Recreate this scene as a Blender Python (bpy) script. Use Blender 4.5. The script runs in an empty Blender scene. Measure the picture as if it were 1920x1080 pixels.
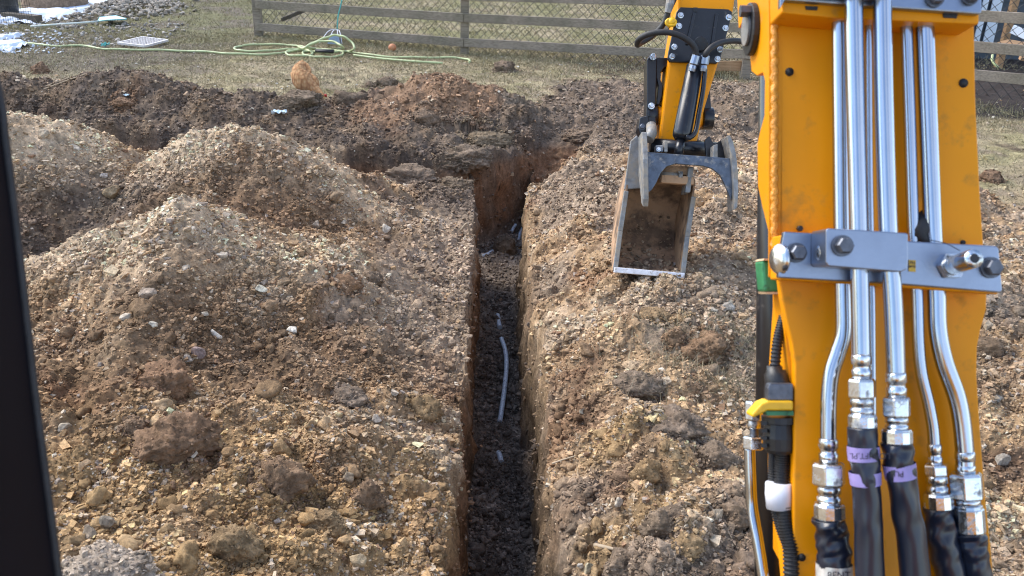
import bpy, bmesh, math, random
import numpy as np
from mathutils import Vector, Matrix

rng = np.random.default_rng(7)
random.seed(7)
S = bpy.context.scene
COL = S.collection

# ------------------------------------------------------------------ camera
CAM_H, PITCH, ROLL, FPX = 2.3, math.radians(24.1), math.radians(2.0), 1663.0
C0 = np.array([0.0, 0.0, CAM_H])
_F = np.array([0, math.cos(PITCH), -math.sin(PITCH)])
_U = np.array([0, math.sin(PITCH), math.cos(PITCH)])
_R = np.array([1.0, 0, 0])
RR = _R * math.cos(ROLL) + _U * math.sin(ROLL)
UU = -_R * math.sin(ROLL) + _U * math.cos(ROLL)
FF = _F
cam_d = bpy.data.cameras.new("camera")
cam = bpy.data.objects.new("camera", cam_d)
COL.objects.link(cam)
cam.matrix_world = Matrix(((RR[0], UU[0], -FF[0], C0[0]), (RR[1], UU[1], -FF[1], C0[1]), (RR[2], UU[2], -FF[2], C0[2]), (0, 0, 0, 1)))
cam_d.sensor_width = 36.0
cam_d.lens = 36.0 * FPX / 1920.0
cam_d.clip_start = 0.05
cam_d.clip_end = 500
cam_d.dof.use_dof = True
cam_d.dof.focus_distance = 5.0
cam_d.dof.aperture_fstop = 13.0
S.camera = cam

# ------------------------------------------------------------------ light
SUN_DIR = Vector((-0.62, 0.30, 0.72)).normalized()
EXPOSURE = 1.55
world = bpy.data.worlds.new("World")
S.world = world
world.use_nodes = True
wn, wl = world.node_tree.nodes, world.node_tree.links
wn.clear()
w_out = wn.new("ShaderNodeOutputWorld")
w_bg = wn.new("ShaderNodeBackground")
w_bg.inputs["Strength"].default_value = 0.135
w_sky = wn.new("ShaderNodeTexSky")
w_sky.sky_type = 'NISHITA'
w_sky.sun_disc = False
w_sky.sun_elevation = math.asin(SUN_DIR.z)
w_sky.sun_rotation = math.atan2(SUN_DIR.x, SUN_DIR.y)
w_sky.dust_density = 0.8
# broken white cloud over the blue
w_tc = wn.new("ShaderNodeTexCoord")
w_no = wn.new("ShaderNodeTexNoise")
w_no.inputs["Scale"].default_value = 1.3
w_no.inputs["Detail"].default_value = 2.5
w_no.inputs["Roughness"].default_value = 0.6
w_rp = wn.new("ShaderNodeValToRGB")
w_rp.color_ramp.elements[0].position = 0.50
w_rp.color_ramp.elements[1].position = 0.80
w_mx = wn.new("ShaderNodeMixRGB")
w_mx.inputs["Color2"].default_value = (5.6, 5.6, 5.7, 1)
wl.new(w_tc.outputs["Generated"], w_no.inputs["Vector"])
wl.new(w_no.outputs["Fac"], w_rp.inputs["Fac"])
wl.new(w_rp.outputs["Color"], w_mx.inputs["Fac"])
wl.new(w_sky.outputs["Color"], w_mx.inputs["Color1"])
wl.new(w_mx.outputs["Color"], w_bg.inputs["Color"])
wl.new(w_bg.outputs["Background"], w_out.inputs["Surface"])

sun_d = bpy.data.lights.new("sun", 'SUN')
sun_d.energy = 1.7
sun_d.angle = math.radians(38)
sun_d.color = (1.0, 0.94, 0.84)
sun = bpy.data.objects.new("sun", sun_d)
COL.objects.link(sun)
sun.location = (-6, 4, 10)
sun.rotation_euler = SUN_DIR.to_track_quat('Z', 'Y').to_euler()

S.view_settings.view_transform = 'Standard'
S.view_settings.look = 'None'
S.view_settings.gamma = 1.0
S.view_settings.exposure = EXPOSURE
S.cycles.max_bounces = 6
S.cycles.use_denoising = True
S.cycles.denoising_input_passes = 'RGB_ALBEDO_NORMAL'
S.cycles.denoising_prefilter = 'ACCURATE'
S.cycles.filter_width = 1.1
S.cycles.adaptive_threshold = 0.006

# ------------------------------------------------------------------ helpers
def ray(px, py):
    return FF + (px - 960) / FPX * RR + (540 - py) / FPX * UU

def P(px, py, d):                      # a point at axis depth d
    return C0 + d * ray(px, py)

def on_z(px, py, z=0.0):               # where the sight line meets height z
    r = ray(px, py)
    return C0 + (z - CAM_H) / r[2] * r

def on_y(px, py, y):                   # where it meets the upright plane y
    r = ray(px, py)
    return C0 + y / r[1] * r

def W(u, v, d):                        # boom frame to world
    return C0 + u * RR + v * UU + d * FF

def uv(px, py, d):
    return (px - 960) / FPX * d, (540 - py) / FPX * d

_ang = np.random.default_rng(3).random(65536) * 2 * math.pi
_gx, _gy = np.cos(_ang), np.sin(_ang)

def _hash2(ix, iy, seed):
    h = (ix * 73856093) ^ (iy * 19349663) ^ (seed * 83492791)
    h = (h ^ (h >> 13)) * 1274126177
    return (h ^ (h >> 16)) & 65535

def perlin(x, y, seed=0):
    x = np.asarray(x, float); y = np.asarray(y, float)
    ix = np.floor(x).astype(np.int64); iy = np.floor(y).astype(np.int64)
    fx = x - ix; fy = y - iy
    u = fx * fx * fx * (fx * (fx * 6 - 15) + 10)
    v = fy * fy * fy * (fy * (fy * 6 - 15) + 10)
    def g(dx, dy):
        h = _hash2(ix + dx, iy + dy, seed)
        return _gx[h] * (fx - dx) + _gy[h] * (fy - dy)
    a = g(0, 0); b = g(1, 0); c = g(0, 1); d = g(1, 1)
    a = a + u * (b - a); c = c + u * (d - c)
    return (a + v * (c - a)) * 1.5

def fbm(x, y, s, octs, seed=0, gain=0.5):
    t = 0; a = 1.0
    for k in range(octs):
        t = t + a * perlin(x / s + 17.3 * k, y / s - 9.1 * k, seed + k)
        s /= 2.03; a *= gain
    return t

def sstep(a, b, x):
    t = np.clip((x - a) / (b - a), 0, 1)
    return t * t * (3 - 2 * t)

def noise3(p, s, seed):                # cheap 3-D variation from three planar noises
    return (perlin(p[:, 0] / s, p[:, 1] / s + p[:, 2] / s * 0.7, seed) + perlin(p[:, 1] / s + 5, p[:, 2] / s - p[:, 0] / s * 0.6, seed + 1)
            + perlin(p[:, 2] / s + 9, p[:, 0] / s + p[:, 1] / s * 0.5, seed + 2)) / 1.7

# ---- object helpers
def tag(o, label=None, cat=None, group=None, kind=None):
    if label: o["label"] = label
    if cat: o["category"] = cat
    if group: o["group"] = group
    if kind: o["kind"] = kind
    return o

def empty(name, loc, label, cat, group=None):
    o = bpy.data.objects.new(name, None)
    o.empty_display_size = 0.1
    o.location = loc
    COL.objects.link(o)
    return tag(o, label, cat, group)

def np_mesh(name, verts, faces, smooth=True):
    """verts n x 3, faces m x k (one k)"""
    me = bpy.data.meshes.new(name)
    verts = np.asarray(verts, np.float32); faces = np.asarray(faces, np.int32)
    m, k = faces.shape
    me.vertices.add(len(verts)); me.vertices.foreach_set("co", verts.ravel())
    me.loops.add(m * k); me.loops.foreach_set("vertex_index", faces.ravel())
    me.polygons.add(m)
    me.polygons.foreach_set("loop_start", np.arange(0, m * k, k, dtype=np.int32))
    me.polygons.foreach_set("use_smooth", np.full(m, smooth))
    me.update(calc_edges=True)
    return me

def set_col(me, cols, name="Col"):
    a = me.attributes.new(name, 'FLOAT_COLOR', 'POINT')
    c = np.ones((len(cols), 4), np.float32); c[:, :3] = cols
    a.data.foreach_set("color", c.ravel())

class MB:
    """collects shapes into one mesh; coordinates are world, build() makes them local to an origin"""
    def __init__(s): s.v = []; s.f = []; s.sm = []
    def add(s, vs, fs, smooth=False):
        n = len(s.v)
        s.v += [tuple(map(float, q)) for q in vs]
        s.f += [tuple(n + i for i in f) for f in fs]
        s.sm += [smooth] * len(fs)
        return s
    def prism(s, poly_a, poly_b, caps=True, smooth=False):
        n = len(poly_a)
        fs = [(i, (i + 1) % n, n + (i + 1) % n, n + i) for i in range(n)]
        if caps: fs += [tuple(range(n))[::-1], tuple(range(n, 2 * n))]
        return s.add(list(poly_a) + list(poly_b), fs, smooth)
    def box(s, c, ax, ay, az):
        c, ax, ay, az = (np.asarray(q, float) for q in (c, ax, ay, az))
        a = [c - ax - ay - az, c + ax - ay - az, c + ax + ay - az, c - ax + ay - az]
        b = [q + 2 * az for q in a]
        return s.prism(a, b)
    def bar(s, a, b, w, h, up=(0, 0, 1)):
        a = np.asarray(a, float); b = np.asarray(b, float)
        d = b - a; L = np.linalg.norm(d); d /= L
        x = np.cross(d, np.asarray(up, float)); x /= np.linalg.norm(x); z = np.cross(x, d)
        return s.box((a + b) / 2, x * w / 2, d * L / 2, z * h / 2)
    def tube(s, path, r, seg=12, caps=True, smooth=True, wrinkle=None, ell=None):
        path = np.asarray(path, float); n = len(path)
        r = np.broadcast_to(np.asarray(r, float), (n,))
        t = np.gradient(path, axis=0)
        t /= np.maximum(np.linalg.norm(t, axis=1), 1e-9)[:, None]
        ref = np.array([0, 0, 1.0]) if abs(t[0][2]) < 0.9 else np.array([0, 1.0, 0])
        x = np.cross(t[0], ref); x /= np.linalg.norm(x)
        vs = []
        for i in range(n):
            x = x - t[i] * (x @ t[i]); x /= np.linalg.norm(x); y = np.cross(t[i], x)
            for k in range(seg):
                a = 2 * math.pi * k / seg
                rr = r[i] * (1 + (wrinkle(i / n, a) if wrinkle else 0))
                vs.append(path[i] + rr * (math.cos(a) * x + math.sin(a) * y * (ell or 1)))
        fs = [(i * seg + k, i * seg + (k + 1) % seg, (i + 1) * seg + (k + 1) % seg, (i + 1) * seg + k) for i in range(n - 1) for k in range(seg)]
        n0 = len(s.v)
        s.add(vs, fs, smooth)
        if caps:
            s.f.append(tuple(n0 + k for k in range(seg))[::-1]); s.sm.append(False)
            s.f.append(tuple(n0 + (n - 1) * seg + k for k in range(seg))); s.sm.append(False)
        return s
    def rod(s, a, b, r, seg=16, r2=None, smooth=True):
        return s.tube([a, b], [r, r if r2 is None else r2], seg, True, smooth)
    def build(s, name, mat, parent=None, origin=None, bevel=0.0, bseg=2):
        me = bpy.data.meshes.new(name)
        o = bpy.data.objects.new(name, me)
        off = np.zeros(3)
        if parent is not None:
            q = parent; off = np.zeros(3)
            while q is not None:
                off = off + np.array(q.location); q = q.parent
            o.parent = parent
        elif origin is not None:
            off = np.asarray(origin, float); o.location = off
        me.from_pydata([tuple(np.array(q) - off) for q in s.v], [], s.f)
        me.polygons.foreach_set("use_smooth", s.sm)
        me.update()
        bm = bmesh.new(); bm.from_mesh(me)
        bmesh.ops.recalc_face_normals(bm, faces=bm.faces); bm.to_mesh(me); bm.free()
        me.materials.append(mat)
        COL.objects.link(o)
        if bevel > 0:
            m = o.modifiers.new("bevel", 'BEVEL'); m.width = bevel; m.segments = bseg
            m.limit_method = 'ANGLE'; m.angle_limit = math.radians(40); m.harden_normals = False
        return o

def spline(pts, n):
    """Catmull-Rom through the points"""
    p = np.asarray(pts, float)
    p = np.vstack([2 * p[0] - p[1], p, 2 * p[-1] - p[-2]])
    m = len(p) - 3
    out = []
    for t in np.linspace(0, m - 1e-6, n):
        i = int(t); f = t - i
        a, b, c, d = p[i], p[i + 1], p[i + 2], p[i + 3]
        out.append(0.5 * (2 * b + (c - a) * f + (2 * a - 5 * b + 4 * c - d) * f * f + (3 * b - a - 3 * c + d) * f ** 3))
    return np.array(out)

# ------------------------------------------------------------------ materials
def new_mat(name):
    m = bpy.data.materials.new(name); m.use_nodes = True
    nt = m.node_tree
    return m, nt.nodes, nt.links, nt.nodes["Principled BSDF"]

def noise_node(n, l, scale, detail=4, rough=0.55, coord="Object"):
    tc = n.new("ShaderNodeTexCoord"); t = n.new("ShaderNodeTexNoise")
    t.inputs["Scale"].default_value = scale; t.inputs["Detail"].default_value = detail; t.inputs["Roughness"].default_value = rough
    l.new(tc.outputs[coord], t.inputs["Vector"])
    return t

def ramp(n, l, fac, stops):
    r = n.new("ShaderNodeValToRGB")
    while len(r.color_ramp.elements) < len(stops): r.color_ramp.elements.new(0.5)
    for e, (p, c) in zip(r.color_ramp.elements, stops):
        e.position = p; e.color = (*c, 1)
    l.new(fac, r.inputs["Fac"])
    return r

def mixc(n, l, mode, a, b, fac):
    m = n.new("ShaderNodeMixRGB"); m.blend_type = mode
    for k, q in (("Color1", a), ("Color2", b), ("Fac", fac)):
        if hasattr(q, "links"): l.new(q, m.inputs[k])
        else: m.inputs[k].default_value = q if k == "Fac" else (*q, 1)
    return m.outputs["Color"]

def bump(n, l, b, height, strength, dist):
    q = n.new("ShaderNodeBump"); q.inputs["Strength"].default_value = strength; q.inputs["Distance"].default_value = dist
    l.new(height, q.inputs["Height"]); l.new(q.outputs["Normal"], b.inputs["Normal"])
    return q

def simple(name, col, rough=0.5, metal=0.0, var=0.25, vs=30, bstr=0.0, bscale=200, spec=0.5, dirt=None, dirt_amt=0.5, dscale=14):
    m, n, l, b = new_mat(name)
    t = noise_node(n, l, vs, 5)
    lo = tuple(max(0, c * (1 - var)) for c in col); hi = tuple(min(1, c * (1 + var)) for c in col)
    c = ramp(n, l, t.outputs["Fac"], [(0.3, lo), (0.7, hi)]).outputs["Color"]
    if dirt:
        d = noise_node(n, l, dscale, 7, 0.65)
        k = ramp(n, l, d.outputs["Fac"], [(0.62 - 0.3 * dirt_amt, (0, 0, 0)), (0.78 - 0.3 * dirt_amt, (1, 1, 1))])
        c = mixc(n, l, 'MIX', c, dirt, k.outputs["Color"])
        rr = ramp(n, l, k.outputs["Color"], [(0, (rough,) * 3), (1, (max(rough, 0.85),) * 3)])
        l.new(rr.outputs["Color"], b.inputs["Roughness"])
        if metal:
            mm = ramp(n, l, k.outputs["Color"], [(0, (metal,) * 3), (1, (0, 0, 0))])
            l.new(mm.outputs["Color"], b.inputs["Metallic"])
    else:
        b.inputs["Roughness"].default_value = rough; b.inputs["Metallic"].default_value = metal
    b.inputs["Specular IOR Level"].default_value = spec
    l.new(c, b.inputs["Base Color"])
    if bstr:
        t2 = noise_node(n, l, bscale, 4)
        bump(n, l, b, t2.outputs["Fac"], bstr, 0.004)
    return m

def soil_mat(name, use_attr=True, col=(0.2, 0.14, 0.09), fine=1.0):
    m, n, l, b = new_mat(name)
    if use_attr:
        a = n.new("ShaderNodeAttribute"); a.attribute_name = "Col"; c = a.outputs["Color"]
    else:
        c = mixc(n, l, 'MIX', col, col, 0.0)
    t1 = noise_node(n, l, 45 * fine, 6, 0.7)
    r1 = ramp(n, l, t1.outputs["Fac"], [(0.3, (0.55, 0.55, 0.55)), (0.5, (0.95, 0.95, 0.95)), (0.72, (1.5, 1.47, 1.42))])
    c = mixc(n, l, 'MULTIPLY', c, r1.outputs["Color"], 1.0)
    t2 = noise_node(n, l, 5 * fine, 5, 0.6)
    r2 = ramp(n, l, t2.outputs["Fac"], [(0.3, (0.8, 0.76, 0.72)), (0.7, (1.2, 1.2, 1.2))])
    c = mixc(n, l, 'MULTIPLY', c, r2.outputs["Color"], 1.0)
    l.new(c, b.inputs["Base Color"])
    b.inputs["Roughness"].default_value = 0.95
    b.inputs["Specular IOR Level"].default_value = 0.15
    t3 = noise_node(n, l, 110 * fine, 5, 0.7)
    bump(n, l, b, t3.outputs["Fac"], 0.8, 0.012 / fine)
    return m

def wood_mat(name, base, dark, scale=3.0):
    m, n, l, b = new_mat(name)
    tc = n.new("ShaderNodeTexCoord"); mp = n.new("ShaderNodeMapping"); mp.inputs["Scale"].default_value = (scale, scale * 12, scale * 12)
    t = n.new("ShaderNodeTexNoise"); t.inputs["Scale"].default_value = 2.0; t.inputs["Detail"].default_value = 8; t.inputs["Roughness"].default_value = 0.65
    l.new(tc.outputs["Object"], mp.inputs["Vector"]); l.new(mp.outputs["Vector"], t.inputs["Vector"])
    r = ramp(n, l, t.outputs["Fac"], [(0.3, dark), (0.55, base), (0.75, tuple(c * 1.25 for c in base))])
    t2 = noise_node(n, l, 2.3, 4)
    c = mixc(n, l, 'MULTIPLY', r.outputs["Color"], ramp(n, l, t2.outputs["Fac"], [(0.35, (0.7, 0.72, 0.66)), (0.65, (1.1, 1.08, 1.05))]).outputs["Color"], 1.0)
    l.new(c, b.inputs["Base Color"]); b.inputs["Roughness"].default_value = 0.85
    bump(n, l, b, t.outputs["Fac"], 0.4, 0.006)
    return m

M = {}
M["soil"] = soil_mat("soil")
M["stone"] = soil_mat("stone", fine=1.4)
M["yellow"] = simple("yellow_paint", (0.73, 0.268, 0.0015), 0.38, 0, 0.07, 6, 0.0, 60, 0.22, dirt=(0.44, 0.20, 0.03), dirt_amt=0.16, dscale=26)
M["weld"] = simple("painted_weld", (0.66, 0.26, 0.02), 0.38, 0, 0.12, 60, 1.0, 150)
M["zinc"] = simple("zinc_plated_steel", (0.42, 0.46, 0.53), 0.18, 1.0, 0.05, 25)
M["zincdull"] = simple("dull_zinc_plate", (0.265, 0.305, 0.385), 0.34, 1.0, 0.10, 18, 0.05, 300)
M["fitting"] = simple("plated_fitting", (0.62, 0.65, 0.68), 0.22, 1.0, 0.18, 70, 0.08, 300, dirt=(0.03, 0.03, 0.035), dirt_amt=0.18, dscale=60)
M["bolt"] = simple("grey_bolt_steel", (0.12, 0.13, 0.155), 0.45, 0.8, 0.25, 120, 0.1, 400)
M["black"] = simple("black_plastic", (0.012, 0.012, 0.014), 0.42, 0, 0.3, 40, 0.05, 400)
M["blackpaint"] = simple("black_gloss_paint", (0.010, 0.011, 0.015), 0.28, 0, 0.3, 20, 0.05, 60, dirt=(0.10, 0.085, 0.07), dirt_amt=0.02, dscale=40)
M["sleeve"] = simple("black_hose_sleeve", (0.009, 0.013, 0.026), 0.30, 0, 0.2, 20, 0.0, 90, 0.55)
M["rubber"] = simple("black_rubber", (0.016, 0.016, 0.018), 0.6, 0, 0.3, 60, 0.2, 500)
M["lilac"] = simple("lilac_tape", (0.27, 0.22, 0.47), 0.45, 0, 0.15, 40)
M["white"] = simple("white_tape", (0.72, 0.73, 0.80), 0.5, 0, 0.06, 40)
M["silverfoil"] = simple("silver_label", (0.6, 0.58, 0.55), 0.35, 0.4, 0.35, 80)
M["green"] = simple("green_block", (0.03, 0.19, 0.075), 0.45, 0, 0.2, 60, dirt=(0.02, 0.05, 0.02), dirt_amt=0.25, dscale=90)
M["tan"] = simple("tan_edge", (0.55, 0.38, 0.22), 0.7, 0, 0.15, 60)
M["clipyellow"] = simple("yellow_clip", (0.75, 0.42, 0.01), 0.4, 0, 0.1, 60)
M["sticker"] = simple("yellow_sticker", (0.62, 0.38, 0.04), 0.5, 0, 0.2, 200)
M["ink"] = simple("ink", (0.02, 0.02, 0.035), 0.6, 0, 0.1, 60)
M["steel"] = simple("worn_blue_steel", (0.095, 0.115, 0.150), 0.42, 0.6, 0.35, 25, 0.15, 120, dirt=(0.32, 0.30, 0.28), dirt_amt=0.26, dscale=22)
M["dusty"] = simple("dusty_steel", (0.22, 0.22, 0.22), 0.55, 0.5, 0.35, 25, 0.25, 120, dirt=(0.27, 0.235, 0.19), dirt_amt=0.55, dscale=16)
M["bucket"] = simple("soiled_bucket_steel", (0.15, 0.095, 0.06), 0.8, 0.0, 0.5, 12, 0.4, 60, dirt=(0.44, 0.27, 0.155), dirt_amt=0.72, dscale=7)
M["edge"] = simple("scraped_edge_steel", (0.70, 0.69, 0.72), 0.5, 0.2, 0.15, 30, 0.2, 100, dirt=(0.36, 0.29, 0.22), dirt_amt=0.32, dscale=40)
M["pillar"] = simple("black_cab_trim", (0.003, 0.003, 0.006), 0.6, 0, 0.2, 10, spec=0.12)
M["wood"] = wood_mat("weathered_wood", (0.27, 0.225, 0.178), (0.145, 0.118, 0.094))
M["newwood"] = wood_mat("fresh_board", (0.40, 0.24, 0.13), (0.28, 0.16, 0.08))
M["oldwood"] = wood_mat("dark_timber", (0.11, 0.085, 0.065), (0.05, 0.04, 0.032))
M["wire"] = simple("dark_fence_wire", (0.014, 0.015, 0.016), 0.6, 0.0, 0.2, 20)
M["pvc"] = simple("grey_pipe", (0.55, 0.60, 0.66), 0.4, 0, 0.1, 20, dirt=(0.05, 0.045, 0.04), dirt_amt=0.30, dscale=70)
M["hose"] = simple("lime_hose", (0.40, 0.45, 0.23), 0.45, 0, 0.15, 6)
M["teal"] = simple("teal_plastic", (0.06, 0.30, 0.28), 0.5, 0, 0.2, 40)
M["palepole"] = simple("pale_pole", (0.62, 0.66, 0.60), 0.5, 0, 0.1, 20)
M["grate"] = simple("white_grate", (0.58, 0.54, 0.52), 0.55, 0, 0.15, 20)
M["snow"] = simple("old_snow", (0.58, 0.64, 0.74), 0.7, 0, 0.08, 30, 0.6, 60)
M["paper"] = simple("pale_blue_scrap", (0.60, 0.72, 0.78), 0.6, 0, 0.1, 20)
M["orange"] = simple("orange_ball", (0.50, 0.20, 0.09), 0.55, 0, 0.15, 20)
M["siding"] = simple("dark_blue_siding", (0.03, 0.045, 0.065), 0.6, 0, 0.12, 8)
M["trim"] = simple("white_trim", (0.62, 0.68, 0.76), 0.6, 0, 0.08, 8)
M["feather"] = None
M["comb"] = simple("red_comb", (0.45, 0.03, 0.02), 0.5, 0, 0.2, 50)
M["beak"] = simple("horn_beak", (0.45, 0.28, 0.10), 0.5, 0, 0.2, 50)
M["root"] = simple("dry_root", (0.36, 0.28, 0.19), 0.9, 0, 0.35, 8)
M["boulder"] = soil_mat("brown_boulder", False, (0.25, 0.185, 0.135), 0.35)

def attr_mat(name, rough=0.8):
    m, n, l, b = new_mat(name)
    a = n.new("ShaderNodeAttribute"); a.attribute_name = "Col"
    t = noise_node(n, l, 9, 3)
    c = mixc(n, l, 'MULTIPLY', a.outputs["Color"], ramp(n, l, t.outputs["Fac"], [(0.3, (0.8, 0.8, 0.8)), (0.7, (1.15, 1.15, 1.15))]).outputs["Color"], 1.0)
    l.new(c, b.inputs["Base Color"]); b.inputs["Roughness"].default_value = rough
    b.inputs["Specular IOR Level"].default_value = 0.2
    return m
M["blade"] = attr_mat("dry_grass")

# ------------------------------------------------------------------ terrain
DEPTH = 0.86

def xl(y):                              # left and right lip of the trench
    return -0.180 - 0.034 * (y - 2.5) - 0.02 * sstep(5.0, 3.0, y) + 0.014 * np.sin(y * 2.1) - 0.05 * sstep(6.0, 7.4, y)

def xr(y):
    return 0.205 - 0.026 * (y - 2.5) + 0.03 * sstep(5.0, 3.0, y) + 0.012 * np.sin(y * 3.3 + 1) + 0.13 * sstep(6.3, 7.9, y)

def y_far(x):                           # far and near lip of the cross trench
    return np.where(x > -0.5, 7.80 + (np.minimum(x, 0.22) + 0.5) * 1.15, 7.80 + (-0.5 - x) * 0.16)

def y_near(x):
    return 7.25 + np.maximum(0, -0.45 - x) * 0.17

def cone(x, y, cx, cy, H, rx, ry, rot=0.0, p=1.15, soft=0.03):
    c, s = math.cos(rot), math.sin(rot)
    dx, dy = x - cx, y - cy
    r = np.sqrt(((dx * c + dy * s) / rx) ** 2 + ((-dx * s + dy * c) / ry) ** 2 + soft)
    return H * np.clip(1 + soft * 2 - r, 0, None) ** p

def smax(a, b, k=0.10):
    m = np.maximum(a, b)
    return m + k * np.log(np.exp((a - m) / k) + np.exp((b - m) / k)) - k * math.log(2) * np.exp(-np.abs(a - b) / k)

def coarse(x, y):
    wx = x + 0.16 * perlin(x / 0.9, y / 0.9, 50) + 0.05 * perlin(x / 0.3, y / 0.3, 52)
    wy = y + 0.16 * perlin(x / 0.9, y / 0.9, 51) + 0.05 * perlin(x / 0.3, y / 0.3, 53)
    z = 0.02 + 0.03 * perlin(x / 1.3, y / 1.3, 1)
    piles = [(-1.76, 4.45, 0.76, 0.95, 1.2, 0.0, 1.0, 0.006),      # near left heap
             (-1.45, 3.0, 0.36, 1.45, 1.6, 0.0, 1.0, 0.08),         # its long near shoulder
             (-2.2, 3.3, 0.38, 1.0, 1.1, 0.0, 1.0, 0.05),
             (-1.25, 1.9, 0.42, 1.4, 1.0, 0.0, 1.0, 0.1),
             (-2.0, 6.05, 0.82, 1.35, 1.1, 0.0, 1.0, 0.012),       # second heap
             (-1.15, 5.85, 0.16, 0.9, 0.7, 0.0, 1.0, 0.08),
             (-3.4, 6.05, 0.86, 1.15, 1.1, 0.0, 1.0, 0.015),        # third heap, at the left
             (-2.75, 6.2, 0.42, 1.1, 0.9, 0.0, 1.0, 0.05),
             (-3.6, 4.9, 0.18, 1.2, 1.1, 0.0, 1.0, 0.1),
             (-0.80, 9.35, 0.56, 1.25, 0.9, 0.0, 1.0, 0.05),      # brown heap behind the cross trench
             (-1.35, 8.95, 0.36, 0.7, 0.55, 0.0, 1.0, 0.05),
             (-2.6, 9.0, 0.34, 1.3, 0.75, 0.0, 0.9, 0.06),          # dark berm
             (-4.1, 9.05, 0.52, 1.5, 0.95, 0.0, 0.9, 0.06),
             (-5.6, 9.0, 0.52, 1.5, 1.0, 0.0, 0.9, 0.06),
             (-3.3, 8.6, 0.34, 1.6, 0.7, 0.0, 0.9, 0.06),
             (-0.6, 8.35, 0.12, 0.8, 0.45, 0.0, 0.8, 0.08),
             (-1.7, 8.25, 0.15, 1.0, 0.5, 0.0, 0.8, 0.08),
             (0.75, 3.2, 0.30, 0.75, 1.3, 0.0, 0.75, 0.1),           # right bank
             (1.15, 4.6, 0.42, 1.15, 1.6, 0.0, 0.75, 0.1),
             (1.15, 6.2, 0.36, 1.15, 1.7, 0.0, 0.75, 0.1),
             (2.6, 4.6, 0.42, 1.5, 2.2, 0.0, 0.8, 0.1),
             (2.3, 7.2, 0.34, 1.5, 1.6, 0.0, 0.8, 0.1),
             (1.0, 9.2, 0.16, 1.3, 0.9, 0.0, 0.8, 0.1),
             (2.6, 10.4, 0.28, 1.6, 0.8, 0.0, 0.8, 0.1)]
    h = np.zeros_like(z)
    for q in piles:
        h = smax(h, cone(wx, wy, *q), 0.05)
    for x0, y0, h0, x1, y1, h1, sl in ((-1.76, 4.45, 0.72, -0.78, 4.45, 0.05, 0.62), (-1.76, 4.45, 0.72, -2.75, 4.35, 0.36, 0.62), (-1.70, 4.35, 0.66, -1.55, 3.0, 0.30, 0.45),
                                       (-2.0, 6.05, 0.78, -0.80, 5.95, 0.22, 0.58), (-2.0, 6.05, 0.78, -2.75, 5.8, 0.38, 0.6), (-3.4, 6.05, 0.82, -2.85, 5.8, 0.42, 0.6)):
        tt = np.clip(((wx - x0) * (x1 - x0) + (wy - y0) * (y1 - y0)) / ((x1 - x0) ** 2 + (y1 - y0) ** 2), 0, 1)
        dd = np.sqrt((wx - x0 - tt * (x1 - x0)) ** 2 + (wy - y0 - tt * (y1 - y0)) ** 2 + 0.0016)
        h = smax(h, np.clip(h0 + (h1 - h0) * tt - sl * dd, 0, None), 0.025)
    # the heaps stop short of the trench lips
    lip = np.clip((xl(y) - 0.02 - x) / 0.5, 0, 1)
    left = np.where(x < 0, lip ** 0.7, 1.0)
    rlip = np.clip((x - xr(y) + 0.02) / 0.30, 0, 1)
    left = np.where(x >= -0.07, rlip ** 0.6, left)
    left = np.where(y > 8.7, 1.0, left)
    near = np.clip((y_near(x) - 0.02 - y) / 0.35, 0, 1)
    far = np.clip((y - y_far(x) + 0.02) / 0.65, 0, 1)
    cross = np.where(x < -0.2, np.maximum(near, far) ** 0.7, 1.0)
    z = z + h * left * cross
    return z

def trench(x, y):
    """0..1 how far down into the trench"""
    n1 = 0.038 * perlin(y / 0.30, x * 0 + 3.1, 60) + 0.020 * perlin(y / 0.09, x * 0 + 1.7, 61)
    n2 = 0.038 * perlin(y / 0.30, x * 0 + 8.1, 62) + 0.020 * perlin(y / 0.09, x * 0 + 4.7, 63)
    a = sstep(0.0, 0.045, x - xl(y) - n1) * sstep(0.0, 0.045, xr(y) - n2 - x)
    a = a * sstep(0.0, 0.16, y_far(x) + 0.1 - y)
    n3 = 0.03 * perlin(x / 0.25, x * 0 + 2.2, 64) + 0.012 * perlin(x / 0.08, x * 0 + 6.2, 65)
    b = sstep(0.0, 0.05, y - y_near(x) - n3) * sstep(0.0, 0.16, y_far(x) + 0.1 + n3 - y) * sstep(xr(7.8) - 0.02, xr(7.8) - 0.08, x)
    b = b * (1 - 0.58 * sstep(-0.8, -2.0, x))
    cc = 0.06 + (y - 7.6) * 0.34 + 0.05 * perlin(y / 0.3, x * 0 + 9.3, 66)
    ramp_ = sstep(0.40, 0.10, np.abs(x - cc) + 0.05 * perlin(x / 0.2, y / 0.2, 67)) * np.clip((9.5 - y) / 2.0, 0, 1) * sstep(7.2, 7.6, y)
    return np.maximum(np.maximum(a, b), ramp_ * 0.92)

def lawn_w(x, y):
    line = 10.05 + 0.18 * perlin(x / 0.8, x * 0, 70) + 1.9 * sstep(-0.2, 0.9, x + 0.25 * perlin(y / 0.5, x * 0 + 4.4, 75)) + 0.3 * sstep(1.5, 2.5, x)
    a = sstep(-0.15, 0.25, y - line + 0.25 * fbm(x, y, 0.4, 3, 71))
    line2 = 4.0 + 0.15 * perlin(y / 0.6, y * 0, 72)
    b = sstep(-0.1, 0.3, x - line2 + 0.2 * fbm(x, y, 0.4, 3, 73)) * sstep(7.0, 7.8, y + 0.3 * perlin(x / 0.5, y / 0.5, 74))
    return np.maximum(a, b)

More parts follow.
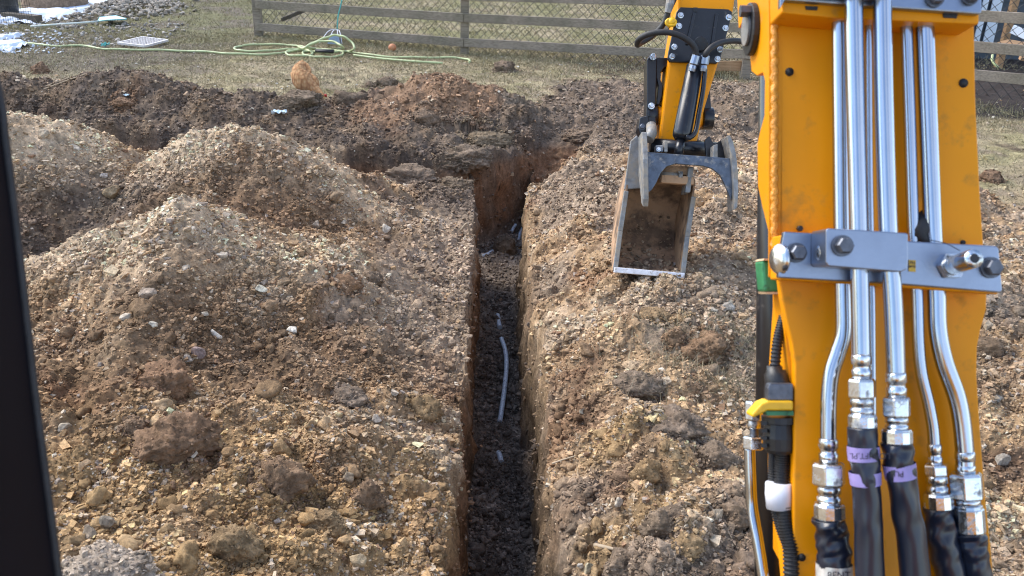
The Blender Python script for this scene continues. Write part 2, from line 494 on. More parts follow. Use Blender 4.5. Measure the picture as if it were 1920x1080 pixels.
def detail(x, y, lw, tr):
    a = np.abs
    big = 0.11 * (a(perlin(x / 0.42, y / 0.42, 10)) - 0.25)
    mid = 0.075 * (a(perlin(x / 0.19, y / 0.19, 11)) - 0.25) * (0.5 + 0.9 * sstep(-0.2, 0.4, perlin(x / 0.8, y / 0.8, 12)))
    sm = 0.034 * (a(perlin(x / 0.085, y / 0.085, 13)) - 0.25) + 0.013 * perlin(x / 0.04, y / 0.04, 14) + 0.008 * perlin(x / 0.02, y / 0.02, 15)
    heap = sstep(0.30, 0.55, coarse(x, y)) * sstep(3.3, 4.0, y)
    d = (big + mid) * (1 - 0.6 * heap) + sm
    k = 1 - 0.88 * lw
    return d * k * (1 - 0.45 * tr)

def height(x, y, with_detail=True):
    x = np.asarray(x, float); y = np.asarray(y, float)
    lw = lawn_w(x, y); tr = trench(x, y)
    z = coarse(x, y) * (1 - 0.6 * lw)
    floor = -DEPTH + 0.05 * perlin(x / 0.5, y / 0.5, 20) + 0.10 * sstep(0.35, 0, np.abs(y - 5.9)) + 0.04 * sstep(3.3, 2.9, y)
    side = np.minimum(x - xl(y), xr(y) - x)
    floor = floor + 0.22 * sstep(0.15, 0.02, side) * np.clip(perlin(y / 0.45, np.where(x < -0.05, 3.0, 8.0), 21) + 0.25, 0, 1) * (y < 7.3)
    z = z * (1 - tr) + floor * tr
    if with_detail: z = z + detail(x, y, lw, tr)
    return z

def hit(px, py, t0=1.5, t1=40.0, n=1400):
    """where the sight line of a pixel meets the ground"""
    r = ray(px, py)
    t = np.linspace(t0, t1, n)
    q = C0[None] + t[:, None] * r[None]
    below = q[:, 2] < height(q[:, 0], q[:, 1], False)
    i = int(np.argmax(below)) if below.any() else n - 1
    t = np.linspace(t[max(i - 1, 0)], t[i], 40)
    q = C0[None] + t[:, None] * r[None]
    below = q[:, 2] < height(q[:, 0], q[:, 1])
    i = int(np.argmax(below)) if below.any() else 39
    return q[i]

def tri(c): return np.array(c)[None, :]

PAL = dict(tan=(0.435, 0.298, 0.175), brown=(0.245, 0.158, 0.088), red=(0.235, 0.132, 0.074), ochre=(0.385, 0.255, 0.122),
           dark=(0.122, 0.094, 0.074), grey=(0.325, 0.255, 0.190), floor=(0.185, 0.150, 0.122), lawn=(0.285, 0.238, 0.150), pale=(0.56, 0.44, 0.31))

def ground_colour(x, y, z):
    mixn = lambda c, d, w: c * (1 - w[:, None]) + tri(d) * w[:, None]
    lw = lawn_w(x, y); tr = trench(x, y)
    n1 = fbm(x, y, 0.9, 4, 80); n2 = fbm(x, y, 0.5, 4, 84); n3 = fbm(x, y, 0.25, 3, 88)
    c = np.repeat(tri(PAL["tan"]), len(x), 0)
    c = mixn(c, PAL["brown"], sstep(-0.05, 0.5, n1))
    c = mixn(c, PAL["red"], 0.8 * sstep(0.15, 0.55, n2))
    c = mixn(c, PAL["pale"], 0.7 * sstep(0.2, 0.6, -n2 + 0.2 * n3))
    c = mixn(c, PAL["ochre"], 0.75 * sstep(3.6, 2.6, y + 0.5 * n1) * sstep(0.6, -0.6, x))
    ch = coarse(x, y)
    c = mixn(c, PAL['pale'], 0.75 * sstep(0.34, 0.62, ch + 0.16 * n2) * sstep(3.2, 4.2, y) * sstep(7.4, 7.0, y))
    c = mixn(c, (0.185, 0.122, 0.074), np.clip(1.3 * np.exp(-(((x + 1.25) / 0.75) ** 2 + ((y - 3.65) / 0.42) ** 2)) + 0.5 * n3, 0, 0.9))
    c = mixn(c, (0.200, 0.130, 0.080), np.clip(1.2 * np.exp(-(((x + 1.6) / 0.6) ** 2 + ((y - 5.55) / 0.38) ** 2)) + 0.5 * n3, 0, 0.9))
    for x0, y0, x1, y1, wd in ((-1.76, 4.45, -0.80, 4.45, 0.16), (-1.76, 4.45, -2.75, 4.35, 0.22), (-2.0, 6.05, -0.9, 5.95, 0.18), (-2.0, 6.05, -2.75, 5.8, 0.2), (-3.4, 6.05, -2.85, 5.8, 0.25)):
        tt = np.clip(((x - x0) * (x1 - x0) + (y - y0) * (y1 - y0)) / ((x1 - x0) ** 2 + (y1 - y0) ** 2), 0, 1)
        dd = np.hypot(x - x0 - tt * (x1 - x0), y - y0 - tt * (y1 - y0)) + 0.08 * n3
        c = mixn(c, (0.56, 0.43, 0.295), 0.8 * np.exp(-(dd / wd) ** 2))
    # grey dug turf beside the trench, on both banks
    c = mixn(c, PAL["grey"], 0.8 * sstep(-1.0, -0.55, x + 0.3 * n2) * sstep(0.0, -0.2, x) * sstep(3.6, 4.4, y))
    c = mixn(c, PAL["grey"], 0.75 * sstep(0.05, 0.25, x) * sstep(-0.3, 0.25, n1))
    c = mixn(c, PAL["dark"], 0.45 * sstep(0.05, 0.5, n2 + 0.1) * sstep(0.05, 0.5, x) * sstep(4.6, 3.5, y))
    c = mixn(c, PAL["ochre"], 0.7 * sstep(0.0, 0.4, -n2 + 0.1) * sstep(0.1, 0.3, x) * sstep(0.9, 0.6, x) * sstep(3.7, 3.2, y))
    # dark topsoil: the berm, the dip between the heaps, the chunk at the corner
    dk = sstep(-0.35, 0.05, y - y_far(x) + 0.25 * n2) * sstep(2.2, 0.2, x + 0.5 * n1)
    dk = np.maximum(dk, 0.9 * sstep(-2.1, -2.5, x + 0.3 * n2) * sstep(4.5, 4.9, y + 0.2 * n3) * sstep(0.62, 0.35, z + 0.1 * n3) * sstep(6.2, 5.7, y))
    dk = np.maximum(dk, 0.85 * sstep(-0.95, -0.7, x + 0.2 * n2) * sstep(-0.1, -0.3, x) * sstep(5.9, 6.4, y + 0.3 * n2))
    c = mixn(c, PAL["dark"], np.clip(dk * (0.85 + 0.3 * n3), 0, 1))
    rb = np.exp(-(((x + 0.78) / 0.75) ** 2 + ((y - 9.25) / 0.6) ** 2) * 1.2)
    rb = np.maximum(rb, np.exp(-(((x + 1.35) / 0.4) ** 2 + ((y - 8.85) / 0.35) ** 2) * 1.2))
    c = mixn(c, (0.265, 0.170, 0.108), sstep(0.25, 0.6, rb + 0.25 * n3))
    c = mixn(c, (0.190, 0.146, 0.112), 0.8 * sstep(0.3, 1.0, x) * sstep(7.6, 8.4, y + 0.3 * n2))
    # walls and floor of the trench
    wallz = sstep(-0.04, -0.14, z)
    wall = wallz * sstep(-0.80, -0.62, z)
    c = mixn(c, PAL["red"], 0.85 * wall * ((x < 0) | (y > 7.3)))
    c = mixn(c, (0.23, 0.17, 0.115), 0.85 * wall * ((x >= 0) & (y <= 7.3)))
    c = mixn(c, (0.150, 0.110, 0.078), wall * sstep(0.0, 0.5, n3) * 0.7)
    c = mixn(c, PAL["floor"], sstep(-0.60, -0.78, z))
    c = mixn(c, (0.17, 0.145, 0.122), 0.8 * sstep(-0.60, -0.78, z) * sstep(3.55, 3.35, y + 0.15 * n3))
    # lawn
    g = np.repeat(tri(PAL["lawn"]), len(x), 0)
    g = mixn(g, (0.255, 0.222, 0.122), sstep(0.0, 0.5, n1))
    g = mixn(g, (0.24, 0.195, 0.135), sstep(0.1, 0.5, -n2))
    g = mixn(g, (0.10, 0.085, 0.072), 0.8 * sstep(-3.6, -5.0, x + 0.6 * n1) * sstep(10.8, 11.8, y))
    g = mixn(g, (0.150, 0.150, 0.062), 0.6 * sstep(13.4, 14.6, y + 0.8 * n1) * sstep(-0.3, 0.4, n1 + 0.2))
    mul = np.exp(-(((x - 2.2) / 1.3) ** 2 + ((y - 13.6) / 1.2) ** 2)) + 0.5 * n2
    g = mixn(g, (0.085, 0.060, 0.045), sstep(0.25, 0.6, mul))
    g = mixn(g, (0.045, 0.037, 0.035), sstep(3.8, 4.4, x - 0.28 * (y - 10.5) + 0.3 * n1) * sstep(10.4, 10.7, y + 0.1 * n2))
    c = c * (1 - lw[:, None]) + g * lw[:, None]
    return c * (1 + 0.18 * n3[:, None])

# --- the finely cut part of the ground, rows and columns crowding into the trench walls
def lin(a, b, n, end=False): return np.linspace(a, b, n, endpoint=end)
dep = np.radians(np.linspace(53, 10.0, 1000))
rows = CAM_H / np.tan(dep)
rows = rows[(rows > 1.75) & (rows < 12.6)]
NR0 = rows
r_a = rows[rows < 7.15]; r_b = rows[rows > 8.40]
NB = 26; NM = 24; NF = 90
seg_s = [(430, ), ]
n1c, n2c, n3c, n4c, n5c = 560, 56, 60, 56, 560
cs = np.concatenate([lin(0, 1, n1c), 1 + lin(0, 1, n2c), 2 + lin(0, 1, n3c), 3 + lin(0, 1, n4c), 4 + lin(0, 1, n5c, True)])
rp = np.concatenate([r_a, 7.15 + lin(0, 0.05, 0)]) if False else r_a
row_par = np.concatenate([lin(0, 1, len(r_a)), 1 + lin(0, 1, NB), 2 + lin(0, 1, NM), 3 + lin(0, 1, NF), 4 + lin(0, 1, len(r_b), True)])
y_knots0 = np.concatenate([r_a, lin(7.15, 7.32, NB), lin(7.32, 7.6, NM), lin(7.6, 8.4, NF), r_b])
def place_cols(y):
    a = -(0.74 * y + 1.9); b = 0.74 * y + 1.9
    L, Rr = xl(y), xr(y)
    k = [a, L - 0.05, L + 0.095, Rr - 0.095, Rr + 0.05, b]
    out = np.empty(y.shape)
    for i in range(5):
        m = (cs_g >= i) & (cs_g <= i + 1) if i == 4 else (cs_g >= i) & (cs_g < i + 1)
        out[m] = (k[i] + (k[i + 1] - k[i]) * (cs_g - i))[m]
    return out
nr, nc = len(row_par), len(cs)
cs_g = np.repeat(cs[None], nr, 0)
yb = np.repeat(y_knots0[:, None], nc, 1)
xb = place_cols(yb)
fa = sstep(-0.1, -0.5, xb)                       # shear the rows so that they follow the slanting cross trench
sh_n = (y_near(xb) - 7.25); sh_f = (y_far(xb) - 7.95)
rg = np.repeat(row_par[:, None], nc, 1)
shift = np.where(rg < 1, sh_n * np.clip((yb - 5.5) / 1.65, 0, 1) ** 2, np.where(rg < 2, sh_n, np.where(rg < 3, sh_n + (sh_f - sh_n) * np.clip(rg - 2, 0, 1), np.where(rg < 4, sh_f, sh_f * np.clip((12.6 - yb) / 4.2, 0, 1)))))
yb = yb + shift
xb = place_cols(yb)
X, Y = xb.ravel(), yb.ravel()
Z = height(X, Y)
PTS = np.stack([X, Y, Z], 1)
# rough the steep walls sideways
wz = sstep(-0.02, -0.10, Z) * sstep(-0.84, -0.70, Z)
dis = 0.030 * noise3(PTS, 0.16, 30) + 0.016 * noise3(PTS, 0.06, 33) + 0.008 * noise3(PTS, 0.025, 36)
PTS[:, 0] += dis * wz * np.where(np.abs(X + 0.06) < 0.4, 1, 0.2)
PTS[:, 1] += (0.03 * noise3(PTS, 0.2, 39) + 0.015 * noise3(PTS, 0.06, 42)) * wz * (Y > 7.0)
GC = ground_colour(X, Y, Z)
GC = GC * np.clip(1 + 0.28 * noise3(PTS, 0.11, 110) + 0.22 * noise3(PTS, 0.035, 113), 0.4, 1.8)[:, None]
GC = GC * np.where((Z > -0.05) & (lawn_w(X, Y) < 0.5), 0.88, 1.0)[:, None]
ii = np.arange(nr - 1)[:, None] * nc + np.arange(nc - 1)[None]
FQ = np.stack([ii, ii + 1, ii + nc + 1, ii + nc], -1).reshape(-1, 4)
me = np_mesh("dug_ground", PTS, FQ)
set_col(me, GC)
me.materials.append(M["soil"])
ground = bpy.data.objects.new("ground", me); COL.objects.link(ground); tag(ground, kind="structure")

# --- the far lawn and the yard behind and beside
def sheet(name, xs, ys, zoff=0.0):
    gx, gy = np.meshgrid(xs, ys)
    x, y = gx.ravel(), gy.ravel()
    z = height(x, y) + zoff
    m = np_mesh(name, np.stack([x, y, z], 1), (lambda i, n: np.stack([i, i + 1, i + n + 1, i + n], -1).reshape(-1, 4))(np.arange(len(ys) - 1)[:, None] * len(xs) + np.arange(len(xs) - 1)[None], len(xs)))
    set_col(m, ground_colour(x, y, z)); m.materials.append(M["soil"])
    o = bpy.data.objects.new(name, m); COL.objects.link(o); return tag(o, kind="structure")
sheet("lawn", np.linspace(-16, 16, 320), np.concatenate([np.linspace(12.5, 24, 160), np.linspace(24.5, 90, 40)]), -0.006)
for _x0, _x1 in ((-120, -15.9), (15.9, 120)):
    sheet("far_field", np.linspace(_x0, _x1, 40), np.linspace(-30, 90, 50), -0.02)
sheet("yard", np.linspace(-16, 16, 120), np.linspace(-20, 1.85, 90), -0.008)

# ------------------------------------------------------------------ loose stones and crumbs
def ico(sub):
    bm = bmesh.new(); bmesh.ops.create_icosphere(bm, subdivisions=sub, radius=1.0)
    v = np.array([q.co[:] for q in bm.verts]); f = np.array([[q.index for q in t.verts] for t in bm.faces]); bm.free()
    return v, f
CUBE = (np.array([(x, y, z) for x in (-1, 1) for y in (-1, 1) for z in (-1, 1)], float) * 0.68,
        np.array([(0, 1, 3), (0, 3, 2), (4, 6, 7), (4, 7, 5), (0, 4, 5), (0, 5, 1), (2, 3, 7), (2, 7, 6), (0, 2, 6), (0, 6, 4), (1, 5, 7), (1, 7, 3)]))
ICO1, ICO2, ICO3, ICO4, ICO5 = ico(1), ico(2), ico(3), ico(4), ico(5)

def rot_mats(n, flat=1.0):
    yaw = rng.random(n) * 2 * math.pi; tilt = rng.normal(0, 0.5 * flat, n); az = rng.random(n) * 2 * math.pi
    cy, sy = np.cos(yaw), np.sin(yaw)
    Rz = np.zeros((n, 3, 3)); Rz[:, 0, 0] = cy; Rz[:, 0, 1] = -sy; Rz[:, 1, 0] = sy; Rz[:, 1, 1] = cy; Rz[:, 2, 2] = 1
    k = np.stack([np.cos(az), np.sin(az), az * 0], 1)
    K = np.zeros((n, 3, 3)); K[:, 0, 1] = -k[:, 2]; K[:, 0, 2] = k[:, 1]; K[:, 1, 0] = k[:, 2]; K[:, 1, 2] = -k[:, 0]; K[:, 2, 0] = -k[:, 1]; K[:, 2, 1] = k[:, 0]
    s, c = np.sin(tilt)[:, None, None], np.cos(tilt)[:, None, None]
    T = np.eye(3)[None] + s * K + (1 - c) * (K @ K)
    return T @ Rz

def scatter(name, p, r, cols, base, jit, smooth, flatness=(0.35, 0.8), kind="stuff", mat=None):
    v, f = base
    n = len(p)
    variants = 40
    pn = rng.normal(0, 1, (variants, 11, 3)); pn /= np.linalg.norm(pn, axis=2)[:, :, None]
    pd = 1 - 2.2 * jit * rng.random((variants, 11))
    dots = np.einsum('vkc,nc->vkn', pn, v)
    rr = np.min(np.where(dots > 0.12, pd[:, :, None] / np.maximum(dots, 0.12), 9), axis=1)
    vv = v[None] * np.minimum(rr, 1.08)[:, :, None] * (1 + 0.25 * jit * (rng.random((variants, len(v), 1)) - 0.5))
    if len(v) == 8:
        vv = v[None] + rng.uniform(-0.40, 0.40, (variants, 8, 3))
    if smooth:                                          # lumps of earth: break the surface up
        for q_ in range(variants):
            vv[q_] *= (1 + 0.30 * noise3(vv[q_] + q_ * 3.1, 0.6, 700 + q_) + 0.22 * noise3(vv[q_] + q_ * 1.7, 0.25, 740 + q_))[:, None]
    sel = rng.integers(0, variants, n)
    sc = np.stack([np.ones(n), 0.6 + 0.4 * rng.random(n), flatness[0] + (flatness[1] - flatness[0]) * rng.random(n)], 1) * r[:, None]
    q = vv[sel] * sc[:, None, :]
    q = np.einsum('nij,nkj->nki', rot_mats(n), q) + p[:, None, :]
    fs = (f[None] + (np.arange(n) * len(v))[:, None, None]).reshape(-1, 3)
    m = np_mesh(name, q.reshape(-1, 3), fs, smooth)
    set_col(m, np.repeat(cols, len(v), 0))
    m.materials.append(mat or M["stone"])
    o = bpy.data.objects.new(name, m); COL.objects.link(o)
    tag(o, kind=kind)
    return o

def sample_ground(n, weight):
    w = np.maximum(weight, 0); w = w / w.sum()
    i = rng.choice(len(PTS), n, p=w)
    j = PTS[i].copy()
    sx = 0.004 + 0.0016 * j[:, 1]
    j[:, 0] += rng.normal(0, 1, n) * sx; j[:, 1] += rng.normal(0, 1, n) * sx * 1.5
    tr = trench(j[:, 0], j[:, 1])
    j[:, 2] = np.where((j[:, 2] < -0.05) & (j[:, 2] > -0.7), j[:, 2], height(j[:, 0], j[:, 1]))
    return i, j

LW = lawn_w(X, Y); TR = trench(X, Y)
inview = (np.abs(X) < 0.66 * Y + 0.9) & (Y > 2.0) & (Y < 12.5)
flat_w = (Z > -0.03) | (Z < -0.75)
stony = sstep(0.12, 0.28, GC.mean(1)) * (0.25 + 0.75 * sstep(-0.25, 0.35, fbm(X, Y, 0.7, 4, 130)))                 # pale soils carry stones, dark topsoil crumbs
dens = np.where(inview, 1.0, 0.0) * (1 - 0.97 * LW) * np.where(flat_w, 1, 0.25)
dens *= np.where(TR > 0.5, 0.8, 1.0) * (np.clip(fbm(X, Y, 0.5, 3, 90) + 0.75, 0.25, 1.6))
# columns crowd at the walls: undo that
colw = np.gradient(xb, axis=1).ravel(); colw = np.clip(colw / np.median(colw), 0, 3)
roww = np.hypot(np.gradient(yb, axis=0).ravel(), np.gradient(Z.reshape(nr, nc), axis=0).ravel()); roww = np.clip(roww / (0.0016 * Y ** 2 + 0.0005), 0, 8)
dens *= colw * np.clip(roww, 0.05, 6)

def stone_colours(i, stones=True):
    n = len(i)
    base = GC[i]
    pick = rng.random(n)
    pal = np.array([(0.54, 0.435, 0.315), (0.49, 0.39, 0.275), (0.42, 0.32, 0.215), (0.60, 0.51, 0.40), (0.37, 0.31, 0.26), (0.46, 0.32, 0.19), (0.30, 0.19, 0.12)])
    pc = pal[rng.integers(0, len(pal), n)] * (0.7 + 0.5 * rng.random(n))[:, None]
    st = stony[i]
    isst = pick < (0.05 + 0.55 * st)
    c = np.where(isst[:, None], pc, base * (0.7 + 1.35 * rng.random(n))[:, None])
    c = np.where((TR[i] > 0.5)[:, None] & (rng.random(n) < 0.93)[:, None], base * (0.6 + 1.6 * rng.random(n) ** 2)[:, None], c)
    return np.clip(c, 0.01, 0.65)

def power_sizes(n, lo, hi, a):
    u = rng.random(n)
    return (lo ** (-a) + u * (hi ** (-a) - lo ** (-a))) ** (-1 / a)

N1 = 330000
i, p = sample_ground(N1, dens)
r = power_sizes(N1, 0.0034, 0.019, 1.55) * (0.5 + 0.125 * p[:, 1])
p[:, 2] += r * 0.25
scatter("soil_crumbs", p, r, stone_colours(i), CUBE, 0.30, False, (0.3, 0.8))
N2 = 11500
i, p = sample_ground(N2, dens * (0.10 + 1.2 * stony) * (1 - 0.55 * sstep(4.1, 3.2, Y)))
r = power_sizes(N2, 0.010, 0.032, 2.6)
p[:, 2] += r * 0.18
scatter("loose_stones", p, r, stone_colours(i), CUBE, 0.30, False, (0.25, 0.6))
N3 = 900
i, p = sample_ground(N3, dens)
r = power_sizes(N3, 0.025, 0.065, 2.6)
cc = GC[i] * (0.8 + 0.5 * rng.random(N3))[:, None]
scatter("soil_lumps", p, r, cc, ICO3, 0.24, True, (0.55, 0.9), mat=M["soil"])

lipw = np.where(inview & (Z > -0.05) & (Y < 8.2), 1.0, 0) * colw * (np.exp(-((X - xl(Y) + 0.03) / 0.07) ** 2) + np.exp(-((X - xr(Y) - 0.04) / 0.09) ** 2))
N5 = 700
i, p = sample_ground(N5, lipw)
r = power_sizes(N5, 0.010, 0.045, 2.2)
p[:, 2] += r * 0.1
scatter("lip_lumps", p, r, GC[i] * (0.8 + 0.6 * rng.random((N5, 1))), ICO3, 0.22, True, (0.55, 0.9), mat=M["soil"])
N4 = 3800
i, p = sample_ground(N4, np.where((TR > 0.9) & (Z < -0.6) & (X > -0.5) & (Y > 2.6), 1.0, 0) * colw)
r = power_sizes(N4, 0.006, 0.034, 1.9)
p[:, 2] += r * 0.3
scatter("floor_lumps", p, r, np.clip(GC[i] * (0.55 + 1.1 * rng.random((N4, 1))), 0.02, 0.5), ICO2, 0.22, True, (0.5, 0.95), mat=M["soil"])

# ------------------------------------------------------------------ roots and dry grass
def strands(name, p, length, width, col, lift, curl, mat, segs=3):
    n = len(p)
    az = rng.random(n) * 2 * math.pi
    el = rng.normal(lift, 0.35, n)
    d = np.stack([np.cos(az) * np.cos(el), np.sin(az) * np.cos(el), np.sin(el)], 1)
    bend = rng.normal(0, curl, (n, 3)); bend[:, 2] -= curl * 0.5
    side = np.cross(d, np.array([0.2, 1.0, 0.3])); side /= np.linalg.norm(side, axis=1)[:, None]
    pts = []
    for k in range(segs + 1):
        t = k / segs
        c = p + d * (length * t)[:, None] + bend * (length * t * t)[:, None]
        w = (width * (1 - 0.75 * t))[:, None] * side
        pts += [c - w, c + w]
    v = np.stack(pts, 1).reshape(-1, 3)
    q = np.array([[2 * k, 2 * k + 1, 2 * k + 3, 2 * k + 2] for k in range(segs)])
    f = (q[None] + (np.arange(n) * (2 * segs + 2))[:, None, None]).reshape(-1, 4)
    m = np_mesh(name, v, f, True)
    set_col(m, np.repeat(col, 2 * segs + 2, 0)); m.materials.append(mat)
    o = bpy.data.objects.new(name, m); COL.objects.link(o)
    return tag(o, kind="stuff")

bankw = np.where(inview & (Z > -0.7), 1.0, 0) * (1 - LW) * colw * (sstep(0.0, 0.2, X) * 0.8 + 2.5 * sstep(0.18, 0.0, np.abs(X - xl(Y) + 0.05)) + 2.5 * sstep(0.18, 0.0, np.abs(X - xr(Y) - 0.04)))
bankw *= np.clip(fbm(X, Y, 0.4, 3, 95) + 0.35, 0.02, 1.5)
NS = 7000
i, p = sample_ground(NS, bankw)
strands("dry_roots", p, 0.02 + 0.07 * rng.random(NS) ** 2, np.full(NS, 0.0011) * (0.6 + 0.12 * p[:, 1]), np.clip(np.array([[0.30, 0.235, 0.16]]) * (0.5 + 0.9 * rng.random((NS, 1))), 0, 0.6), 0.35, 0.5, M["blade"])
tw = np.where(inview, 1.0, 0) * np.exp(-(((X - 1.02) / 0.35) ** 2 + ((Y - 3.75) / 0.3) ** 2)) * colw
i, p = sample_ground(2500, tw)
strands("dead_turf", p, 0.03 + 0.06 * rng.random(2500), np.full(2500, 0.0014), np.array([[0.36, 0.31, 0.20]]) * (0.5 + 0.7 * rng.random((2500, 1))), 0.5, 0.5, M["blade"])

def lawn_blades(name, n, x0, x1, y0, y1, hgt, green):
    x = x0 + (x1 - x0) * rng.random(n); y = y0 + (y1 - y0) * rng.random(n)
    k = (lawn_w(x, y) > 0.5) & (rng.random(n) < np.clip(0.75 + 0.6 * fbm(x, y, 0.6, 3, 97), 0.12, 1))
    x, y = x[k], y[k]; n = len(x)
    p = np.stack([x, y, height(x, y) - 0.004], 1)
    t = rng.random((n, 1))
    c = np.array([[0.40, 0.34, 0.215]]) * (1 - t) + np.array([[0.285, 0.24, 0.138]]) * t
    c = c * (0.55 + 0.8 * rng.random((n, 1)))
    if green: c = c * 0.5 + np.array([[0.28, 0.255, 0.14]]) * 0.5
    strands(name, p, hgt * (0.5 + rng.random(n)), 0.0016 + 0.0002 * y, c, 0.75, 0.45, M["blade"], 2)
lawn_blades("short_grass", 150000, -9, 6.0, 9.8, 15, 0.035, False)
lawn_blades("field_grass", 70000, -9, 8, 14.0, 26, 0.05, True)
lawn_blades("side_grass", 22000, 3.4, 6.5, 5.8, 10.6, 0.03, False)

def leaf_litter():
    n = 5200
    x = rng.uniform(-9, 6.5, n); y = rng.uniform(9.9, 22, n)
    k = lawn_w(x, y) > 0.6; x, y = x[k], y[k]; n = len(x)
    p = np.stack([x, y, height(x, y) + 0.012], 1)
    pal = np.array([(0.30, 0.23, 0.14), (0.42, 0.38, 0.30), (0.20, 0.12, 0.07), (0.5, 0.48, 0.44)])
    scatter("leaf_litter", p, rng.uniform(0.010, 0.030, n), pal[rng.integers(0, 4, n)] * (0.6 + 0.6 * rng.random((n, 1))), ICO1, 0.4, False, (0.1, 0.25), mat=M["blade"])
leaf_litter()
def fence_tufts():
    n = 3600
    t = rng.random(n)
    xs_ = np.interp(t, [0, 0.25, 0.5, 0.75, 1], [-4.3, -0.8, 2.2, 3.2, 6.3]); ys_ = np.interp(t, [0, 0.25, 0.5, 0.75, 1], [14.85, 13.9, 13.15, 12.6, 10.7])
    x = xs_ + rng.normal(0, 0.10, n); y = ys_ + rng.normal(0, 0.14, n)
    k = fbm(x, y, 0.5, 3, 140) > -0.1; x, y = x[k], y[k]; n = len(x)
    p = np.stack([x, y, height(x, y)], 1)
    strands("fence_tufts", p, 0.05 + 0.10 * rng.random(n), np.full(n, 0.004), np.array([[0.36, 0.31, 0.18]]) * (0.5 + 0.7 * rng.random((n, 1))), 0.9, 0.5, M["blade"])
    n = 9000
    x = rng.uniform(-9, 5, n); y = rng.uniform(10, 14.5, n)
    k = (fbm(x, y, 0.22, 2, 141) > 0.38) & (lawn_w(x, y) > 0.6); x, y = x[k], y[k]; n = len(x)
    p = np.stack([x, y, height(x, y)], 1)
    strands("grass_tufts", p, 0.04 + 0.05 * rng.random(n), np.full(n, 0.0038), np.array([[0.34, 0.31, 0.17]]) * (0.5 + 0.8 * rng.random((n, 1))), 0.8, 0.5, M["blade"])
fence_tufts()

# ------------------------------------------------------------------ single clods and stones
crumbs_p, crumbs_c, crumbs_r, fringe_p = [], [], [], []
def lump(name, px, py, w, h, col, label, cat, seed, kind="clod", sink=0.3, group=None, squash=0.85, smooth=True):
    q = hit(px, py + h * 0.35)
    d = (q - C0) @ FF
    rx = w / FPX * d / 2; rz = h / FPX * d / 2
    v, f = (ICO5 if w > 60 else ICO4) if kind == "clod" else ICO3
    g = np.random.default_rng(seed)
    pn = g.normal(0, 1, (14, 3)); pn /= np.linalg.norm(pn, axis=1)[:, None]
    lo = 0.70 if kind == "clod" else 0.5
    pd = lo + (1 - lo) * g.random(14)
    dots = v @ pn.T
    rr = np.minimum(np.min(np.where(dots > 0.1, pd[None] / np.maximum(dots, 0.1), 9), axis=1), 1.05)
    v = v * rr[:, None]
    if kind == "clod":
        o = seed * 3.7
        v = v * (1 + 0.24 * noise3(v + o, 0.7, seed) + 0.20 * np.abs(noise3(v + o, 0.30, seed + 4)) + 0.15 * np.abs(noise3(v + o, 0.13, seed + 8)) + 0.08 * noise3(v + o, 0.055, seed + 11))[:, None]
    else:
        v = v * (1 + 0.05 * noise3(v + seed, 0.5, seed))[:, None]
    v = v * np.array([rx, rx * squash, rz * 1.15])
    a = g.random() * 6.28
    if kind != "clod":
        ta = g.normal(0, 0.3); ca, sa = math.cos(ta), math.sin(ta)
        v = v @ np.array([[ca, 0, sa], [0, 1, 0], [-sa, 0, ca]])
    me = np_mesh(name, v, f, smooth if kind == "clod" else False)
    t = noise3(v / max(rx, 1e-3), 0.5, seed + 20)[:, None]
    if kind == 'clod': col = tuple(0.55 * np.array(col) + 0.45 * np.array((0.25, 0.175, 0.108)))
    set_col(me, np.clip(tri(col) * (1 + 0.45 * t), 0.005, 0.8))
    me.materials.append(M["soil"] if kind == "clod" else M["stone"])
    o = bpy.data.objects.new(name, me); COL.objects.link(o)
    o.location = (q[0], q[1] + rx * squash * 0.4, q[2] + rz * (1 - 2 * sink))
    if kind == "clod":
        L0 = np.array(o.location)
        nn_ = int(60 + 4200 * rx) * (3 if w > 140 else 1)
        pick = v[g.integers(0, len(v), nn_)]; pick = pick[pick[:, 2] > -0.2 * rz]
        if 'sod' in label or 'fibrous' in label:
            fk = v[g.integers(0, len(v), 260)]; fringe_p.append(fk[fk[:, 2] > -0.5 * rz] + L0)
        crumbs_p.append(pick + L0); crumbs_c.append(np.clip(tri(col) * (0.6 + 1.1 * g.random((len(pick), 1))), 0, 0.6)); crumbs_r.append((0.002 + (0.022 if w > 140 else 0.011) * g.random(len(pick)) ** 3) * (0.6 + 0.08 * q[1]))
        aa = g.random(nn_) * 6.28; rr_ = rx * (0.85 + 0.5 * np.abs(g.normal(0, 0.5, nn_)))
        e = np.stack([L0[0] + np.cos(aa) * rr_, L0[1] + np.sin(aa) * rr_ * squash, aa * 0], 1)
        e[:, 2] = height(e[:, 0], e[:, 1]) + 0.004
        kk = trench(e[:, 0], e[:, 1]) < 0.01 if q[2] > -0.3 else trench(e[:, 0], e[:, 1]) > 0.99
        e = e[kk]
        crumbs_p.append(e); crumbs_c.append(np.clip(tri(col) * (0.6 + 1.0 * g.random((len(e), 1))), 0, 0.6)); crumbs_r.append((0.004 + 0.018 * g.random(len(e)) ** 3) * (0.6 + 0.08 * q[1]))
    return tag(o, label, cat, group)

